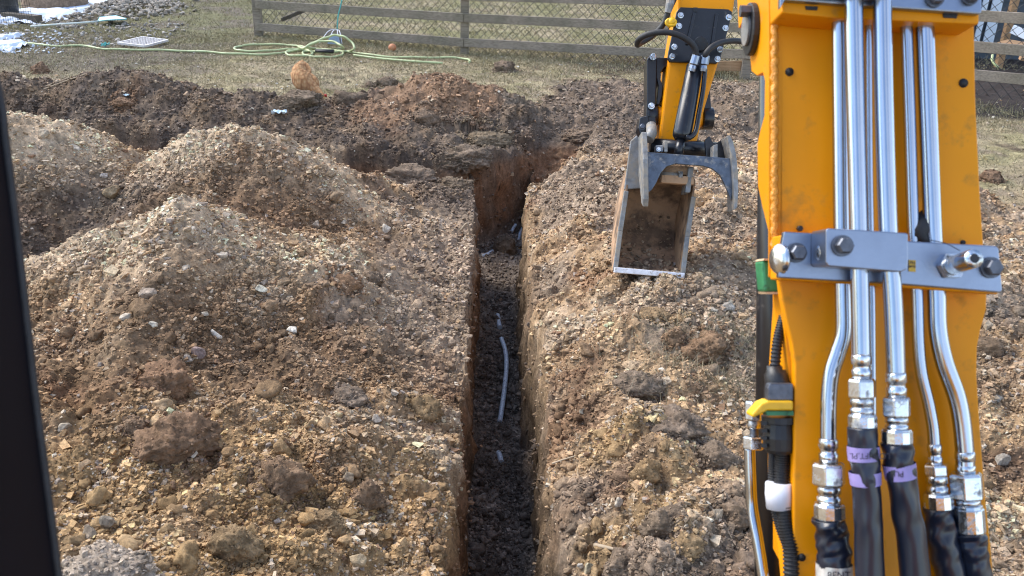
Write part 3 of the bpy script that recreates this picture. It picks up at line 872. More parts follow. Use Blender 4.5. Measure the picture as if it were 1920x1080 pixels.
CL = [
 (302, 706, 96, 84, (0.227, 0.124, 0.076), "reddish brown clod on the near left heap, just above the biggest clod", 0.35),
 (322, 822, 150, 98, (0.174, 0.100, 0.064), "biggest smooth reddish brown clod on the near left heap", 0.35),
 (522, 892, 120, 100, (0.167, 0.106, 0.069), "crumbling brown clod with a dark hollow at the foot of the near heap", 0.4),
 (436, 1015, 92, 96, (0.288, 0.204, 0.109), "big rounded yellowish clod at the foot of the near left heap", 0.3),
 (190, 1068, 160, 90, (0.454, 0.401, 0.340), "pale grey stony lump beside the black cab pillar at the bottom", 0.4),
 (657, 742, 66, 40, (0.186, 0.155, 0.133), "dark grey clod between the near left heap and the trench", 0.35),
 (795, 760, 62, 60, (0.280, 0.189, 0.091), "yellow brown clod beside the left trench edge", 0.4),
 (693, 522, 50, 32, (0.157, 0.128, 0.107), "small dark brown clod beside a reddish one in the dip of the left bank", 0.3),
 (645, 530, 60, 36, (0.227, 0.129, 0.078), "reddish clod beside a small dark one in the dip of the left bank", 0.4),
 (250, 800, 46, 40, (0.174, 0.113, 0.076), "small brown clod left of the biggest brown clod", 0.35),
 (690, 925, 56, 60, (0.159, 0.103, 0.069), "upright brown clod among pale stones on the near left bank", 0.3),
 (610, 975, 70, 54, (0.280, 0.197, 0.106), "tan crumbly clod on the near left bank above the frame's bottom", 0.4),
 (1330, 646, 92, 62, (0.204, 0.121, 0.076), "big rust brown clod on the right bank, left of the boom", 0.35),
 (1262, 632, 34, 40, (0.227, 0.139, 0.085), "upright reddish clod touching the big rust brown clod", 0.3),
 (1228, 590, 56, 40, (0.288, 0.199, 0.109), "ochre clod on the right bank below the bucket", 0.35),
 (1276, 602, 44, 28, (0.272, 0.189, 0.106), "low ochre clod beside another on the right bank below the bucket", 0.35),
 (1200, 722, 92, 52, (0.186, 0.155, 0.133), "dark fibrous sod lump on the right bank", 0.35),
 (1268, 795, 110, 70, (0.170, 0.141, 0.123), "large dark earth lump on the near right bank", 0.4),
 (1212, 882, 56, 60, (0.288, 0.189, 0.094), "tan pointed clod standing on the near right bank", 0.2),
 (1244, 975, 84, 70, (0.159, 0.130, 0.106), "grey brown clod behind the flat topped tan clod", 0.35),
 (1286, 1022, 62, 50, (0.348, 0.242, 0.129), "flat topped tan clod near the bottom of the right bank", 0.25),
 (1165, 1055, 70, 60, (0.197, 0.159, 0.129), "grey brown clod at the bottom of the right bank near the trench", 0.35),
 (1350, 850, 80, 60, (0.175, 0.145, 0.123), "dark earth lump beside the chrome pipe on the right bank", 0.4),
 (1385, 960, 76, 60, (0.157, 0.125, 0.102), "dark crumbly lump beside the boom at the bottom of the right bank", 0.4),
 (1370, 915, 50, 42, (0.318, 0.234, 0.167), "pale crumbly clod beside the boom on the near right bank", 0.4),
 (1120, 355, 60, 30, (0.157, 0.125, 0.102), "dark lump on the right bank beside the bucket", 0.4),
 (1085, 250, 70, 26, (0.167, 0.129, 0.106), "low earth lump where the trench runs out", 0.4),
 (950, 462, 44, 44, (0.090, 0.078, 0.067), "round black soil clod lying across the pipes in the trench", 0.25),
 (946, 126, 42, 26, (0.145, 0.117, 0.102), "dark sod lump on the grass right of the brown heap", 0.25),
 (727, 153, 46, 24, (0.131, 0.110, 0.094), "dark sod lump left of the brown heap at the grass edge", 0.3),
 (694, 160, 24, 14, (0.145, 0.117, 0.102), "little dark clod left of a sod lump at the grass edge", 0.3),
 (655, 185, 60, 46, (0.123, 0.102, 0.088), "upright dark sod slab right of the hen", 0.3),
 (560, 185, 84, 34, (0.117, 0.100, 0.086), "dark sod slab in front of the hen", 0.3),
 (230, 190, 44, 18, (0.181, 0.103, 0.068), "reddish flat clod on the dark berm at the left", 0.35),
 (370, 183, 30, 18, (0.138, 0.110, 0.090), "small grey clod on the dark berm", 0.35),
 (75, 128, 32, 28, (0.167, 0.099, 0.071), "rust brown clod on the berm at the far left", 0.3),
 (905, 262, 90, 40, (0.167, 0.141, 0.102), "turf covered sod slab overhanging the far trench wall", 0.3),
 (870, 292, 96, 40, (0.149, 0.125, 0.107), "dark sod slab overhanging the cross trench corner", 0.3),
 (765, 330, 110, 46, (0.155, 0.128, 0.110), "dark flat sod slab on the left bank at the cross trench", 0.35),
 (855, 345, 66, 24, (0.146, 0.122, 0.099), "grey sod slab at the corner of the left bank", 0.35),
 (800, 215, 60, 30, (0.138, 0.102, 0.083), "dark clod below the brown heap", 0.35),
 (1862, 330, 40, 30, (0.157, 0.094, 0.067), "rust brown clod at the edge of the grass right of the boom", 0.3),
 (1860, 650, 60, 40, (0.181, 0.129, 0.091), "brown clod on the bank right of the boom", 0.35)]
for k, (px, py, w, h, c, lab, sk) in enumerate(CL):
    lump("soil_clod", px, py, w * 0.92, h * 0.88, c, lab, "clod", 200 + k, "clod", sk + 0.08, "loose clods of soil")

scatter('clod_crumbs', np.vstack(crumbs_p), np.concatenate(crumbs_r), np.vstack(crumbs_c), ICO1, 0.28, False)
fp_ = np.vstack(fringe_p); nf_ = len(fp_)
strands("turf_fringe", fp_, 0.03 + 0.05 * rng.random(nf_), np.full(nf_, 0.0013) * (0.6 + 0.10 * fp_[:, 1]), np.array([[0.20, 0.17, 0.11]]) * (0.4 + 1.0 * rng.random((nf_, 1))), 0.1, 0.6, M["blade"])

ST = [
 (275, 548, 42, 24, (0.36, 0.29, 0.23), "flat pale brown stone in the face of the near left heap"),
 (404, 626, 20, 24, (0.62, 0.57, 0.50), "whitest pointed stone on the near left heap"),
 (370, 660, 28, 22, (0.30, 0.23, 0.21), "purplish grey stone below the white pointed one"),
 (352, 672, 22, 16, (0.36, 0.31, 0.26), "grey stone beside the purplish one"),
 (287, 608, 20, 14, (0.60, 0.55, 0.46), "small cream stone below the flat pale brown one"),
 (233, 594, 28, 14, (0.52, 0.45, 0.36), "long cream stone on the left part of the near left heap"),
 (345, 502, 32, 12, (0.50, 0.43, 0.34), "slim pale stone under the top of the near left heap"),
 (414, 478, 26, 14, (0.52, 0.45, 0.36), "pale slab on the right shoulder of the near left heap"),
 (486, 542, 30, 14, (0.55, 0.52, 0.42), "greenish white flat stone on the right slope of the near left heap"),
 (548, 618, 26, 14, (0.62, 0.58, 0.50), "white flat stone low on the right slope of the near left heap"),
 (592, 420, 18, 18, (0.46, 0.38, 0.29), "pale stone on the lower slope of the second heap"),
 (722, 427, 20, 18, (0.55, 0.50, 0.42), "white rounded stone at the foot of the second heap"),
 (79, 250, 24, 16, (0.44, 0.37, 0.28), "pale block near the top of the leftmost heap"),
 (139, 276, 22, 12, (0.52, 0.45, 0.36), "cream stone on the right slope of the leftmost heap"),
 (192, 328, 20, 12, (0.48, 0.44, 0.40), "light grey flat stone between the leftmost and second heaps"),
 (208, 357, 36, 24, (0.30, 0.225, 0.14), "big ochre stone between the leftmost and second heaps"),
 (355, 266, 22, 10, (0.52, 0.45, 0.36), "cream slab near the top of the second heap"),
 (703, 786, 26, 18, (0.46, 0.40, 0.33), "pale pinkish stone on the bank halfway to the trench"),
 (634, 778, 22, 12, (0.46, 0.37, 0.22), "yellowish stone left of the pale pinkish one"),
 (652, 892, 22, 26, (0.40, 0.32, 0.22), "tan standing stone on the near left bank"),
 (762, 900, 24, 26, (0.40, 0.33, 0.24), "upright tan stone near the left trench edge"),
 (670, 1048, 34, 30, (0.46, 0.36, 0.23), "buff block at the bottom of the left bank"),
 (165, 1000, 40, 38, (0.27, 0.22, 0.165), "large brown angular stone beside the cab pillar"),
 (200, 978, 30, 34, (0.25, 0.215, 0.17), "grey angular stone beside a large brown one by the pillar"),
 (118, 800, 30, 14, (0.40, 0.34, 0.26), "pale slab beside the pillar"),
 (905, 930, 18, 14, (0.40, 0.36, 0.32), "pale stone on the near trench floor"),
 (1160, 940, 22, 24, (0.50, 0.44, 0.36), "pale oval stone on the near right bank"),
 (1104, 1062, 22, 34, (0.48, 0.42, 0.29), "long cream stone at the bottom beside the right trench edge"),
 (1088, 1060, 12, 12, (0.50, 0.46, 0.40), "small round white stone at the bottom beside the right trench edge"),
 (1180, 773, 14, 8, (0.60, 0.54, 0.44), "small white oval stone below the dark fibrous sod"),
 (1366, 572, 26, 22, (0.36, 0.33, 0.29), "grey slab on the right bank close to the boom"),
 (1336, 582, 24, 18, (0.46, 0.41, 0.34), "pale stone left of a grey slab close to the boom"),
 (1297, 660, 18, 14, (0.56, 0.51, 0.44), "white stone under the big rust brown clod"),
 (1870, 745, 26, 20, (0.38, 0.34, 0.29), "grey stone on the bank right of the boom"),
 (1880, 860, 30, 24, (0.34, 0.30, 0.25), "larger grey brown stone right of the boom")]
for k, (px, py, w, h, c, lab) in enumerate(ST):
    lump("stone", px, py, w, h, c, lab, "stone", 400 + k, "stone", 0.3, "pale stones in the dug soil", 0.8)

# ------------------------------------------------------------------ things in the trench and on the soil
def pipe_piece(pts, w, label, seed):
    path = []
    for px, py in pts:
        q = hit(px, py); path.append(q + np.array([0, 0, 0.006]))
    path = np.array(path)
    path[:, 2] = np.linspace(path[0, 2], path[-1, 2], len(path)) * 0.6 + path[:, 2].max() * 0.4
    d = (path.mean(0) - C0) @ FF
    sp = spline(path, 24)
    t = MB().tube(sp, w / 2 / FPX * d, 12)
    o = t.build("broken_pipe", M["pvc"], None, sp[len(sp) // 2])
    tag(o, label, "pipe", "pieces of pale pipe in the trench")
pipe_piece([(933, 594), (935, 604), (937, 616)], 9, "short pale pipe stub above the long curved piece in the trench", 1)
pipe_piece([(940, 636), (947, 668), (949, 706), (945, 750), (937, 800)], 9, "long curved pale grey pipe lying along the trench floor", 2)
pipe_piece([(934, 850), (937, 858), (940, 868)], 10, "shortest white pipe stub nearest the camera on the trench floor", 3)
pipe_piece([(904, 481), (914, 477), (926, 472)], 7, "pale pipe sticking out of the left trench wall beside the black clod", 4)
pipe_piece([(959, 442), (962, 434), (967, 422)], 6, "pale pipe end behind the black clod, left of its neighbour", 5)
pipe_piece([(972, 453), (975, 442), (980, 428)], 6, "pale pipe end against the right trench wall behind the black clod", 6)

def stick(pts, w, label, lift=0.01):
    path = np.array([hit(px, py) + np.array([0, 0, lift]) for px, py in pts])
    if np.ptp(path[:, 1]) > 0.5: path[:, 1] = np.median(path[:, 1])
    d = (path.mean(0) - C0) @ FF
    sp = spline(path, 16)
    o = MB().tube(sp, np.linspace(1, 0.6, 16) * w / 2 / FPX * d, 7).build("stick", M["root"], None, sp[8])
    tag(o, label, "stick")
stick([(1115, 1026), (1135, 1030), (1156, 1035)], 9, "pale wooden stick lying near the bottom of the right bank")
stick([(1035, 880), (1055, 873), (1078, 866)], 4, "thin pale twig across the right trench lip", 0.03)
stick([(862, 449), (880, 447), (900, 449)], 5, "pale root poking out of the left bank over the trench", 0.05)
stick([(1050, 1010), (1040, 990), (1036, 972)], 3, "thin root hanging at the right trench lip", 0.03)
stick([(140, 143), (148, 147), (155, 148)], 3, "pale twig lying on the dark berm", 0.02)
stick([(104, 156), (114, 155), (126, 153)], 3, "thinner twig left of another on the dark berm", 0.02)

def scrap(name, px, py, w, h, label, mat, cat, seed, up=0.0):
    q = hit(px, py + h * 0.4); d = (q - C0) @ FF
    rx, rz = w / FPX * d / 2, h / FPX * d / 2
    g = np.random.default_rng(seed)
    n = 9
    gx, gy = np.meshgrid(np.linspace(-1, 1, n), np.linspace(-1, 1, n))
    x, y = gx.ravel(), gy.ravel()
    rad = 0.75 + 0.25 * perlin(np.arctan2(y, x) * 1.3, x * 0, seed)
    v = np.stack([x * rx * rad, y * rz * 1.6 * rad, rz * (0.5 + 0.9 * perlin(x * 1.7, y * 1.7, seed)) + up], 1)
    i = np.arange(n - 1)[:, None] * n + np.arange(n - 1)[None]
    f = np.stack([i, i + 1, i + n + 1, i + n], -1).reshape(-1, 4)
    me = np_mesh(name, v, f, False); me.materials.append(mat)
    o = bpy.data.objects.new(name, me); COL.objects.link(o); o.location = q + np.array([0, 0, 0.01])
    m = o.modifiers.new("solid", 'SOLIDIFY'); m.thickness = 0.004
    tag(o, label, cat)
scrap("plastic_scrap", 524, 209, 34, 14, "crumpled pale blue white scrap on the dark soil below the hen", M["paper"], "scrap", 5)
scrap("plastic_scrap", 237, 178, 12, 6, "tiny white scrap on the dark berm above the reddish clod", M["paper"], "scrap", 6)
scrap("plastic_scrap", 199, 86, 17, 12, "teal plastic scrap lying beside the white grate", M["teal"], "scrap", 7, 0.03)

# ------------------------------------------------------------------ fence
FY = [14.85, 13.9, 13.15, 12.6, 10.7]
FXp = [486, 871, 1252, 1397, 1965]
BASE = [68, 101, 130, 134, 196]
RAIL = [[-38, -9, 2, 2, 36], [7, 32, 49, 50, 97], [49, 78, 98, 99, 151]]        # three rails, at each post
fence = empty("post_and_rail_fence", on_y(FXp[1], BASE[1], FY[1]), "weathered grey three rail wooden fence with chain link mesh on its far side", "fence")
RW = 0.125
for k in range(5):
    b = on_y(FXp[k], BASE[k], FY[k]); b = np.array([b[0], b[1], b[2] - 0.15]); t = np.array([b[0], b[1], on_y(FXp[k], RAIL[0][k], FY[k])[2] + 0.22])
    MB().bar(b, t, 0.125, 0.125, (0, 1, 0)).build("post", M["wood"], fence, bevel=0.006)
def rail_pt(r, k, off=-0.085):
    q = on_y(FXp[k], RAIL[r][k], FY[k]); return np.array([q[0], q[1] + off, q[2]])
for r in range(3):
    for k in (0, 1, 3):
        a, b = rail_pt(r, k), rail_pt(r, k + (2 if k == 1 else 1))
        e = (b - a) / np.linalg.norm(b - a)
        if k == 1:
            mid = rail_pt(r, 2)
            MB().bar(a + e * 0.004, mid, 0.040, RW).build("rail", M["wood"], fence, bevel=0.004)
            MB().bar(mid + (rail_pt(r, 3) - mid) * 0.01, rail_pt(r, 3), 0.040, RW).build("rail", M["wood"], fence, bevel=0.004)
        else:
            MB().bar(a - e * 0.04, b - e * 0.004, 0.040, RW).build("rail", M["wood"], fence, bevel=0.004)
nb0, nb1 = on_y(1335, 124, 12.62), on_y(1412, 123, 12.62)
tag(MB().bar(nb0, nb1, 0.04, 0.135).build("board", M["newwood"], fence, bevel=0.003), "fresh reddish kickboard")
# chain link: two families of slanting wires on the far side of each bay
def mesh_bay(k, top_extra):
    a0, a1 = on_y(FXp[k], BASE[k], FY[k]), on_y(FXp[k + 1], BASE[k + 1], FY[k + 1])
    a0 = a0 + np.array([0, 0.08, 0.0]); a1 = a1 + np.array([0, 0.08, 0.0])
    L = np.linalg.norm((a1 - a0)[:2]); Hh = 1.25; mb = MB(); st = 0.125; rr = 0.0040
    for sgn in (1, -1):
        for c in np.arange(-Hh * 1.0, L + Hh, st):
            s0, s1 = c, c + sgn * Hh
            z0, z1 = 0.0, Hh
            pts = []
            lo, hi = (s0, s1) if s0 < s1 else (s1, s0)
            if hi <= 0 or lo >= L: continue
            def at(sv): return (sv - s0) / (s1 - s0) * Hh
            A = max(lo, 0.0); B = min(hi, L)
            pa = a0 + (a1 - a0) * (A / L); pb = a0 + (a1 - a0) * (B / L)
            y0 = 0.0 if sgn > 0 else 0.006
            mb.tube([pa + [0, y0, at(A)], pb + [0, y0, at(B)]], rr, 3, False, False)
    mb.build("chain_link_mesh", M["wire"], fence)
for k in range(4): mesh_bay(k, 0)
MB().bar(on_y(528, 37, 15.4), on_y(588, 12, 15.9), 0.03, 0.06).build("brace", M["oldwood"], fence)

# ------------------------------------------------------------------ far right: house, porch post, boards
hb = on_z(1850, 92, 0.0); HY = 15.2
hp = on_y(1850, 95, HY)
house = empty("house", (hp[0], HY, hp[2]), "dark blue clapboard house corner with white trim behind the fence", "house")
wx0, wx1 = on_y(1560, 60, HY)[0], on_y(2400, 60, HY)[0]
wall = MB()
z0 = hp[2] - 0.3
for k in range(26):
    za = z0 + k * 0.155
    wall.prism([(wx0, HY, za), (wx0, HY + 0.2, za), (wx0, HY + 0.2, za + 0.155), (wx0, HY + 0.022, za + 0.155)], [(wx1, HY, za), (wx1, HY + 0.2, za), (wx1, HY + 0.2, za + 0.155), (wx1, HY + 0.022, za + 0.155)])
wall.build("wall", M["siding"], house)
def upright(px0, py0, px1, py1, wpx, name, mat, par, y, thick=0.03):
    a = on_y(px0, py0, y); b = on_y(px1, py1, y)
    wd = wpx / FPX * ((a - C0) @ FF)
    return MB().bar(a, np.array([a[0], a[1], b[2]]), wd, thick, (0, 1, 0)).build(name, mat, par, bevel=0.003)
upright(1848, 96, 1862, -90, 19, "corner_board", M["trim"], house, HY - 0.03)
upright(1826, 96, 1836, -90, 10, "corner_board", M["trim"], house, HY - 0.03)
MB().bar((wx0, HY - 0.02, z0 + 4.1), (wx1, HY - 0.02, z0 + 4.1), 0.4, 0.2).build("eave", M["trim"], house)
pp = on_y(1893, 40, 14.3)
porch = MB().bar((pp[0], 14.3, hp[2] - 0.2), (pp[0], 14.3, hp[2] + 2.6), 0.10, 0.10, (0, 1, 0)).build("porch_post", M["newwood"], None, (pp[0], 14.3, hp[2]), bevel=0.006)
tag(porch, "brown wooden porch post in front of the dark blue house wall", "post")
def board_thing(a, b, w, h, label, mat, up=(0, 0, 1), name="board"):
    o = MB().bar(a, b, w, h, up).build(name, mat, None, (np.asarray(a) + np.asarray(b)) / 2, bevel=0.003)
    return tag(o, label, "board", "boards leaning by the house")
board_thing(on_y(1880, 78, 13.6), on_y(1960, 92, 13.2), 0.5, 0.03, "pale sheet of plywood lying behind the fence beside the porch post", M["newwood"])
board_thing(on_y(1898, 54, 13.9), on_y(1965, 84, 13.5), 0.06, 0.12, "whitish plank leaning over the plywood sheet behind the fence", M["trim"])
board_thing(on_y(1912, 109, 12.5), on_y(1960, 118, 12.4), 0.15, 0.04, "pale board end low behind the fence at the right edge", M["newwood"])

gh = spline([on_y(1861, 103, 11.6), on_y(1860, 112, 11.55), on_y(1864, 119, 11.5), on_y(1872, 127, 11.45)], 14)
tag(MB().tube(gh, 0.016, 8).build("hose_end", M["hose"], None, gh[0]), "short pale green hose end hanging below the fence rail at the right", "hose")

# ------------------------------------------------------------------ hose, rope, weight, ball
def ground_pts(lst, lift=0.016):
    out = []
    for p in lst:
        if len(p) == 2:
            q = hit(p[0], p[1], 6.0, 40); out.append(q + np.array([0, 0, lift]))
        else: out.append(on_y(p[0], p[1], p[2]))
    return np.array(out)
hpts = ground_pts([(-60, 78), (0, 80), (40, 82), (100, 88), (160, 88), (185, 93), (230, 95), (300, 96), (380, 99), (440, 103), (500, 104), (535, 100)])
loops = [(575, 93), (548, 87), (500, 85), (460, 87), (440, 92), (450, 97), (490, 98), (530, 95), (565, 94), (585, 100), (580, 106), (545, 106), (536, 100), (550, 96),
         (600, 95), (640, 93), (642, 88, 13.2), (628, 79, 13.25), (606, 77, 13.3), (585, 82, 13.25), (570, 90, 13.2), (560, 90), (580, 92), (625, 97), (643, 100), (636, 107), (610, 109), (580, 107), (568, 103), (575, 98), (610, 101),
         (650, 98), (664, 92, 13.3), (660, 80, 13.4), (645, 69, 13.45), (628, 66, 13.5), (610, 71, 13.45), (590, 79, 13.4), (575, 88, 13.3), (600, 94), (660, 100), (720, 108), (790, 110), (850, 110), (878, 114), (880, 119)]
hp2 = np.vstack([hpts, ground_pts(loops)])
hs = spline(hp2, 460)
hs[:, 2] += 0.004 * np.sin(np.arange(460) * 0.7)
tag(MB().tube(hs, 0.0165, 8).build("garden_hose", M["hose"], None, hs[200]), "lime green garden hose running along the grass and looped in a heap by the fence", "hose")
h3 = spline(ground_pts([(663, 106), (720, 113), (780, 118), (830, 121)], 0.02), 40)
tag(MB().tube(h3, 0.0165, 8).build("garden_hose", M["hose"], None, h3[20]), "separate straight length of lime hose ending behind the brown heap", "hose")

rt = spline([on_y(646, -30, 14.3), on_y(640, 5, 14.25), on_y(634, 30, 14.2), on_y(632, 56, 14.15)], 16)
rope = MB().tube(rt, 0.010, 6).build("rope", M["teal"], None, rt[-1])
tag(rope, "teal rope hanging on the fence above the hose loops", "rope")
wb = on_y(628, 82, 13.75)
weight = empty("hanging_weight", wb, "grey blue weight with splayed cords tied to the teal rope by the fence", "weight")
MB().prism([wb + np.array([sx * 0.10, sy * 0.08, 0]) for sx, sy in ((-1, -1), (1, -1), (1, 1), (-1, 1))], [wb + np.array([sx * 0.06, sy * 0.05, 0.14]) for sx, sy in ((-1, -1), (1, -1), (1, 1), (-1, 1))]).build("block", M["zincdull"], weight, bevel=0.01)
for dx in (-0.22, -0.09, 0.05, 0.12):
    MB().tube(spline([on_y(632, 56, 14.1), wb + np.array([dx * 0.5, 0.1, 0.17]), wb + np.array([dx, -0.05, 0.01])], 8), 0.005, 6).build("cord", M["white"], weight)
tag(MB().tube([on_y(592, 95, 13.2) + [0, 0, 0.0], on_y(626, 96, 13.2)], 0.05, 10, True, True, None, 0.5).build("mesh_patch", M["rubber"]), "dark flat mat under the hose loops", "mat")  # dark mesh patch, built as a flattened black tube
ob = hit(735, 96, 6, 40)
bm = MB(); v, f = ICO3; r0 = 0.062
bm.add(v * np.array([r0, r0, r0 * 0.9]) + ob + np.array([0, 0.05, r0 * 0.8]), f, True)
tag(bm.build("ball", M["orange"], None, ob), "faded orange ball on the ground at the foot of the fence", "ball")

# ------------------------------------------------------------------ far left corner
def snow(px, py, w, h, label, seed):
    q = hit(px, py, 6, 60); d = (q - C0) @ FF
    rx = w / FPX * d / 2
    r_ = ray(px, py); sl = -r_[2] / np.linalg.norm(r_)
    ry = h / FPX * d / 2 / sl
    n = 46
    gx, gy = np.meshgrid(np.linspace(-1, 1, n), np.linspace(-1, 1, n)); x, y = gx.ravel(), gy.ravel()
    m = 1 - np.sqrt(x * x + y * y) + 0.55 * fbm(x + seed, y, 0.7, 4, seed) 
    z = np.clip(m, -0.15, 0.5) * 0.12 + 0.012
    wx, wy = q[0] + x * rx, q[1] + y * ry
    v = np.stack([wx, wy, height(wx, wy, False) + z], 1) - q
    i = np.arange(n - 1)[:, None] * n + np.arange(n - 1)[None]
    me = np_mesh("snow_patch", v, np.stack([i, i + 1, i + n + 1, i + n], -1).reshape(-1, 4)); me.materials.append(M["snow"])
    o = bpy.data.objects.new("snow_patch", me); COL.objects.link(o); o.location = q
    tag(o, label, "snow", "leftover patches of snow")
snow(60, 30, 120, 24, "melting snow strip below the big brown boulder", 301)
snow(162, 17, 84, 34, "melting snow patch right of the big brown boulder", 302)
snow(16, 40, 54, 14, "small snow patch in front of the dark timber", 303)
snow(15, 88, 60, 14, "thin snow remnant beside the hose at the left edge", 304)
snow(4, 74, 40, 14, "scattered snow bits above the hose at the left edge", 305)
nsb = 170
sq_ = np.array([hit(float(a_), float(b_), 6, 60) for a_, b_ in zip(rng.uniform(-5, 120, nsb), 58 + 42 * rng.random(nsb))])
scatter("snow_bits", sq_ + np.array([0, 0, 0.008]), 0.012 + 0.05 * rng.random(nsb) ** 3, np.full((nsb, 3), 0.6) * np.array([[0.92, 1.0, 1.12]]), ICO1, 0.3, False, (0.2, 0.4), mat=M["snow"])
bq = hit(80, 20, 6, 60); bd = (bq - C0) @ FF
v, f = ICO5
v = v * (1 + 0.10 * noise3(v, 0.9, 500) + 0.03 * noise3(v, 0.25, 503))[:, None] * np.array([60 / FPX * bd, 0.55, 55 / FPX * bd])
bo = MB().add(v + bq + np.array([0, 0.5, 0.10]), f, True).build("boulder", M["boulder"], None, bq)
tag(bo, "big flat sided brown boulder amid snow at the top left corner", "boulder")
board_thing(hit(10, 36, 6, 60) + [0, 0, 0.05], hit(74, 42, 6, 60) + [0, 0, 0.05], 0.16, 0.13, "dark squared timber lying in the snow before the boulder", M["oldwood"], name="timber")["group"] = "timbers by the boulder"
tq = hit(2, 32, 6, 60)
drum = empty("barrel", tq, "black barrel behind wire at the top left edge", "barrel")
MB().tube([tq + [0, 0.2, 0], tq + [0, 0.2, 0.15], tq + [0, 0.2, 0.45], tq + [0, 0.2, 0.6]], [0.18, 0.21, 0.21, 0.17], 24).build("drum_body", M["black"], drum)
MB().tube([tq + [0, 0.2, 0.602], tq + [0, 0.2, 0.63]], [0.175, 0.17], 24).build("lid", M["black"], drum)
wf = MB(); wa, wb_ = hit(-60, 44, 6, 60), hit(62, 46, 6, 60)
for k in range(28):
    q = wa + (wb_ - wa) * k / 27; wf.tube([q, q + np.array([0, 0, 1.1])], 0.003, 4, False)
for k in range(12):
    wf.tube([wa + [0, 0, 0.02 + k * 0.095], wb_ + [0, 0, 0.02 + k * 0.095]], 0.003, 4, False)
tag(wf.build("wire_fence", M["wire"], None, wa), "thin upright wire garden fence at the top left edge", "fence")
# heap of pale rubble right of the snow
NR = 900
g = np.random.default_rng(11)
cq = hit(240, 20, 6, 60)
rx, ry = np.abs(g.normal(0, 0.45, NR)) * np.sign(g.random(NR) - 0.5), g.normal(0, 0.8, NR)
rp_ = np.stack([cq[0] + rx, cq[1] + ry, np.zeros(NR)], 1)
rp_[:, 2] = height(rp_[:, 0], rp_[:, 1], False) + 0.20 * np.exp(-(rx / 0.5) ** 2 - (ry / 0.8) ** 2) + 0.02
scatter("rubble", rp_, 0.02 + 0.05 * g.random(NR) ** 2, np.array([[0.36, 0.32, 0.27]]) * (0.5 + 0.8 * g.random((NR, 1))), ICO2, 0.2, False)
NR = 700
rx, ry = g.uniform(-1.9, 1.9, NR), g.uniform(-0.9, 1.6, NR)
cq = hit(80, 66, 6, 60)
rp_ = np.stack([cq[0] + rx, cq[1] + ry, np.zeros(NR)], 1); rp_[:, 2] = height(rp_[:, 0], rp_[:, 1]) + 0.01
scatter("gravel", rp_, 0.012 + 0.04 * g.random(NR) ** 3, np.array([[0.34, 0.31, 0.28]]) * (0.5 + 0.9 * g.random((NR, 1))), ICO2, 0.2, False)
# long pole with a flat head
pa, pb = hit(58, 53, 6, 60) + [0, 0, 0.03], hit(186, 46, 6, 60) + [0, 0, 0.05]
net = empty("long_handled_scoop", pa, "long white pole with a flat teal edged head lying on the grass", "scoop")
MB().rod(pa, pb, 0.016, 8).build("pole", M["palepole"], net)
ax = (pb - pa) / np.linalg.norm(pb - pa); sd = np.array([-ax[1], ax[0], 0])
hd = [pb + ax * t + sd * s_ + np.array([0, 0, zz]) for t, s_, zz in ((0, -0.03, 0), (0.08, -0.2, 0.03), (0.36, -0.26, 0.03), (0.46, 0.0, 0.0), (0.36, 0.26, 0.03), (0.08, 0.2, 0.03), (0, 0.03, 0))]
MB().prism(hd, [q + np.array([0, 0, 0.015]) for q in hd]).build("head", M["paper"], net)
MB().tube(np.vstack([hd, hd[:1]]) + [0, 0, 0.012], 0.008, 8).build("rim", M["teal"], net)
# white grate lying flat
gc = [hit(x, y, 6, 60) + [0, 0, 0.04] for x, y in ((222, 86), (268, 75), (315, 81), (272, 92))]
gr = empty("grate_panel", gc[0], "white mesh grate panel lying flat on the grass beside the hose", "grate")
frm = MB()
for k in range(4): frm.bar(gc[k], gc[(k + 1) % 4], 0.03, 0.03)
frm.build("frame", M["grate"], gr)
msh = MB()
for k in range(1, 9):
    t = k / 9
    msh.bar(gc[0] + (gc[1] - gc[0]) * t, gc[3] + (gc[2] - gc[3]) * t, 0.012, 0.012)
    msh.bar(gc[0] + (gc[3] - gc[0]) * t + [0, 0, .004], gc[1] + (gc[2] - gc[1]) * t + [0, 0, .004], 0.012, 0.012)
msh.build("mesh", M["grate"], gr)

# ------------------------------------------------------------------ hen
m_, n_, l_, b_ = new_mat("buff_feathers")
tc = n_.new("ShaderNodeTexCoord"); vo = n_.new("ShaderNodeTexVoronoi"); vo.inputs["Scale"].default_value = 34; vo.inputs["Randomness"].default_value = 0.8
mp = n_.new("ShaderNodeMapping"); mp.inputs["Scale"].default_value = (1, 1, 0.55)
l_.new(tc.outputs["Object"], mp.inputs["Vector"]); l_.new(mp.outputs["Vector"], vo.inputs["Vector"])
c_ = ramp(n_, l_, vo.outputs["Distance"], [(0.0, (0.52, 0.31, 0.15)), (0.5, (0.40, 0.205, 0.085)), (0.9, (0.26, 0.115, 0.045))]).outputs["Color"]
l_.new(c_, b_.inputs["Base Color"]); b_.inputs["Roughness"].default_value = 0.85
bump(n_, l_, b_, vo.outputs["Distance"], 0.6, 0.012)
M["feather"] = m_
HYD = 9.75
hg = on_y(580, 172, HYD)
hen = empty("hen", (hg[0], HYD, float(height(hg[0], HYD))), "buff orange hen bending head down with its tail raised behind the dark berm", "hen")
HP = [(565, 115, 0.014), (564, 121, 0.046), (562, 129, 0.072), (562, 138, 0.092), (566, 147, 0.108), (573, 156, 0.110), (582, 163, 0.086), (591, 169, 0.060), (598, 174, 0.040), (604, 179, 0.029), (607, 182, 0.012)]
hpth = np.array([on_y(a, b, HYD + 0.16 - 0.03 * i) for i, (a, b, c) in enumerate(HP)])
hpth = spline(hpth, 44); hr = np.interp(np.linspace(0, 1, 44), np.linspace(0, 1, len(HP)), [c for a, b, c in HP])
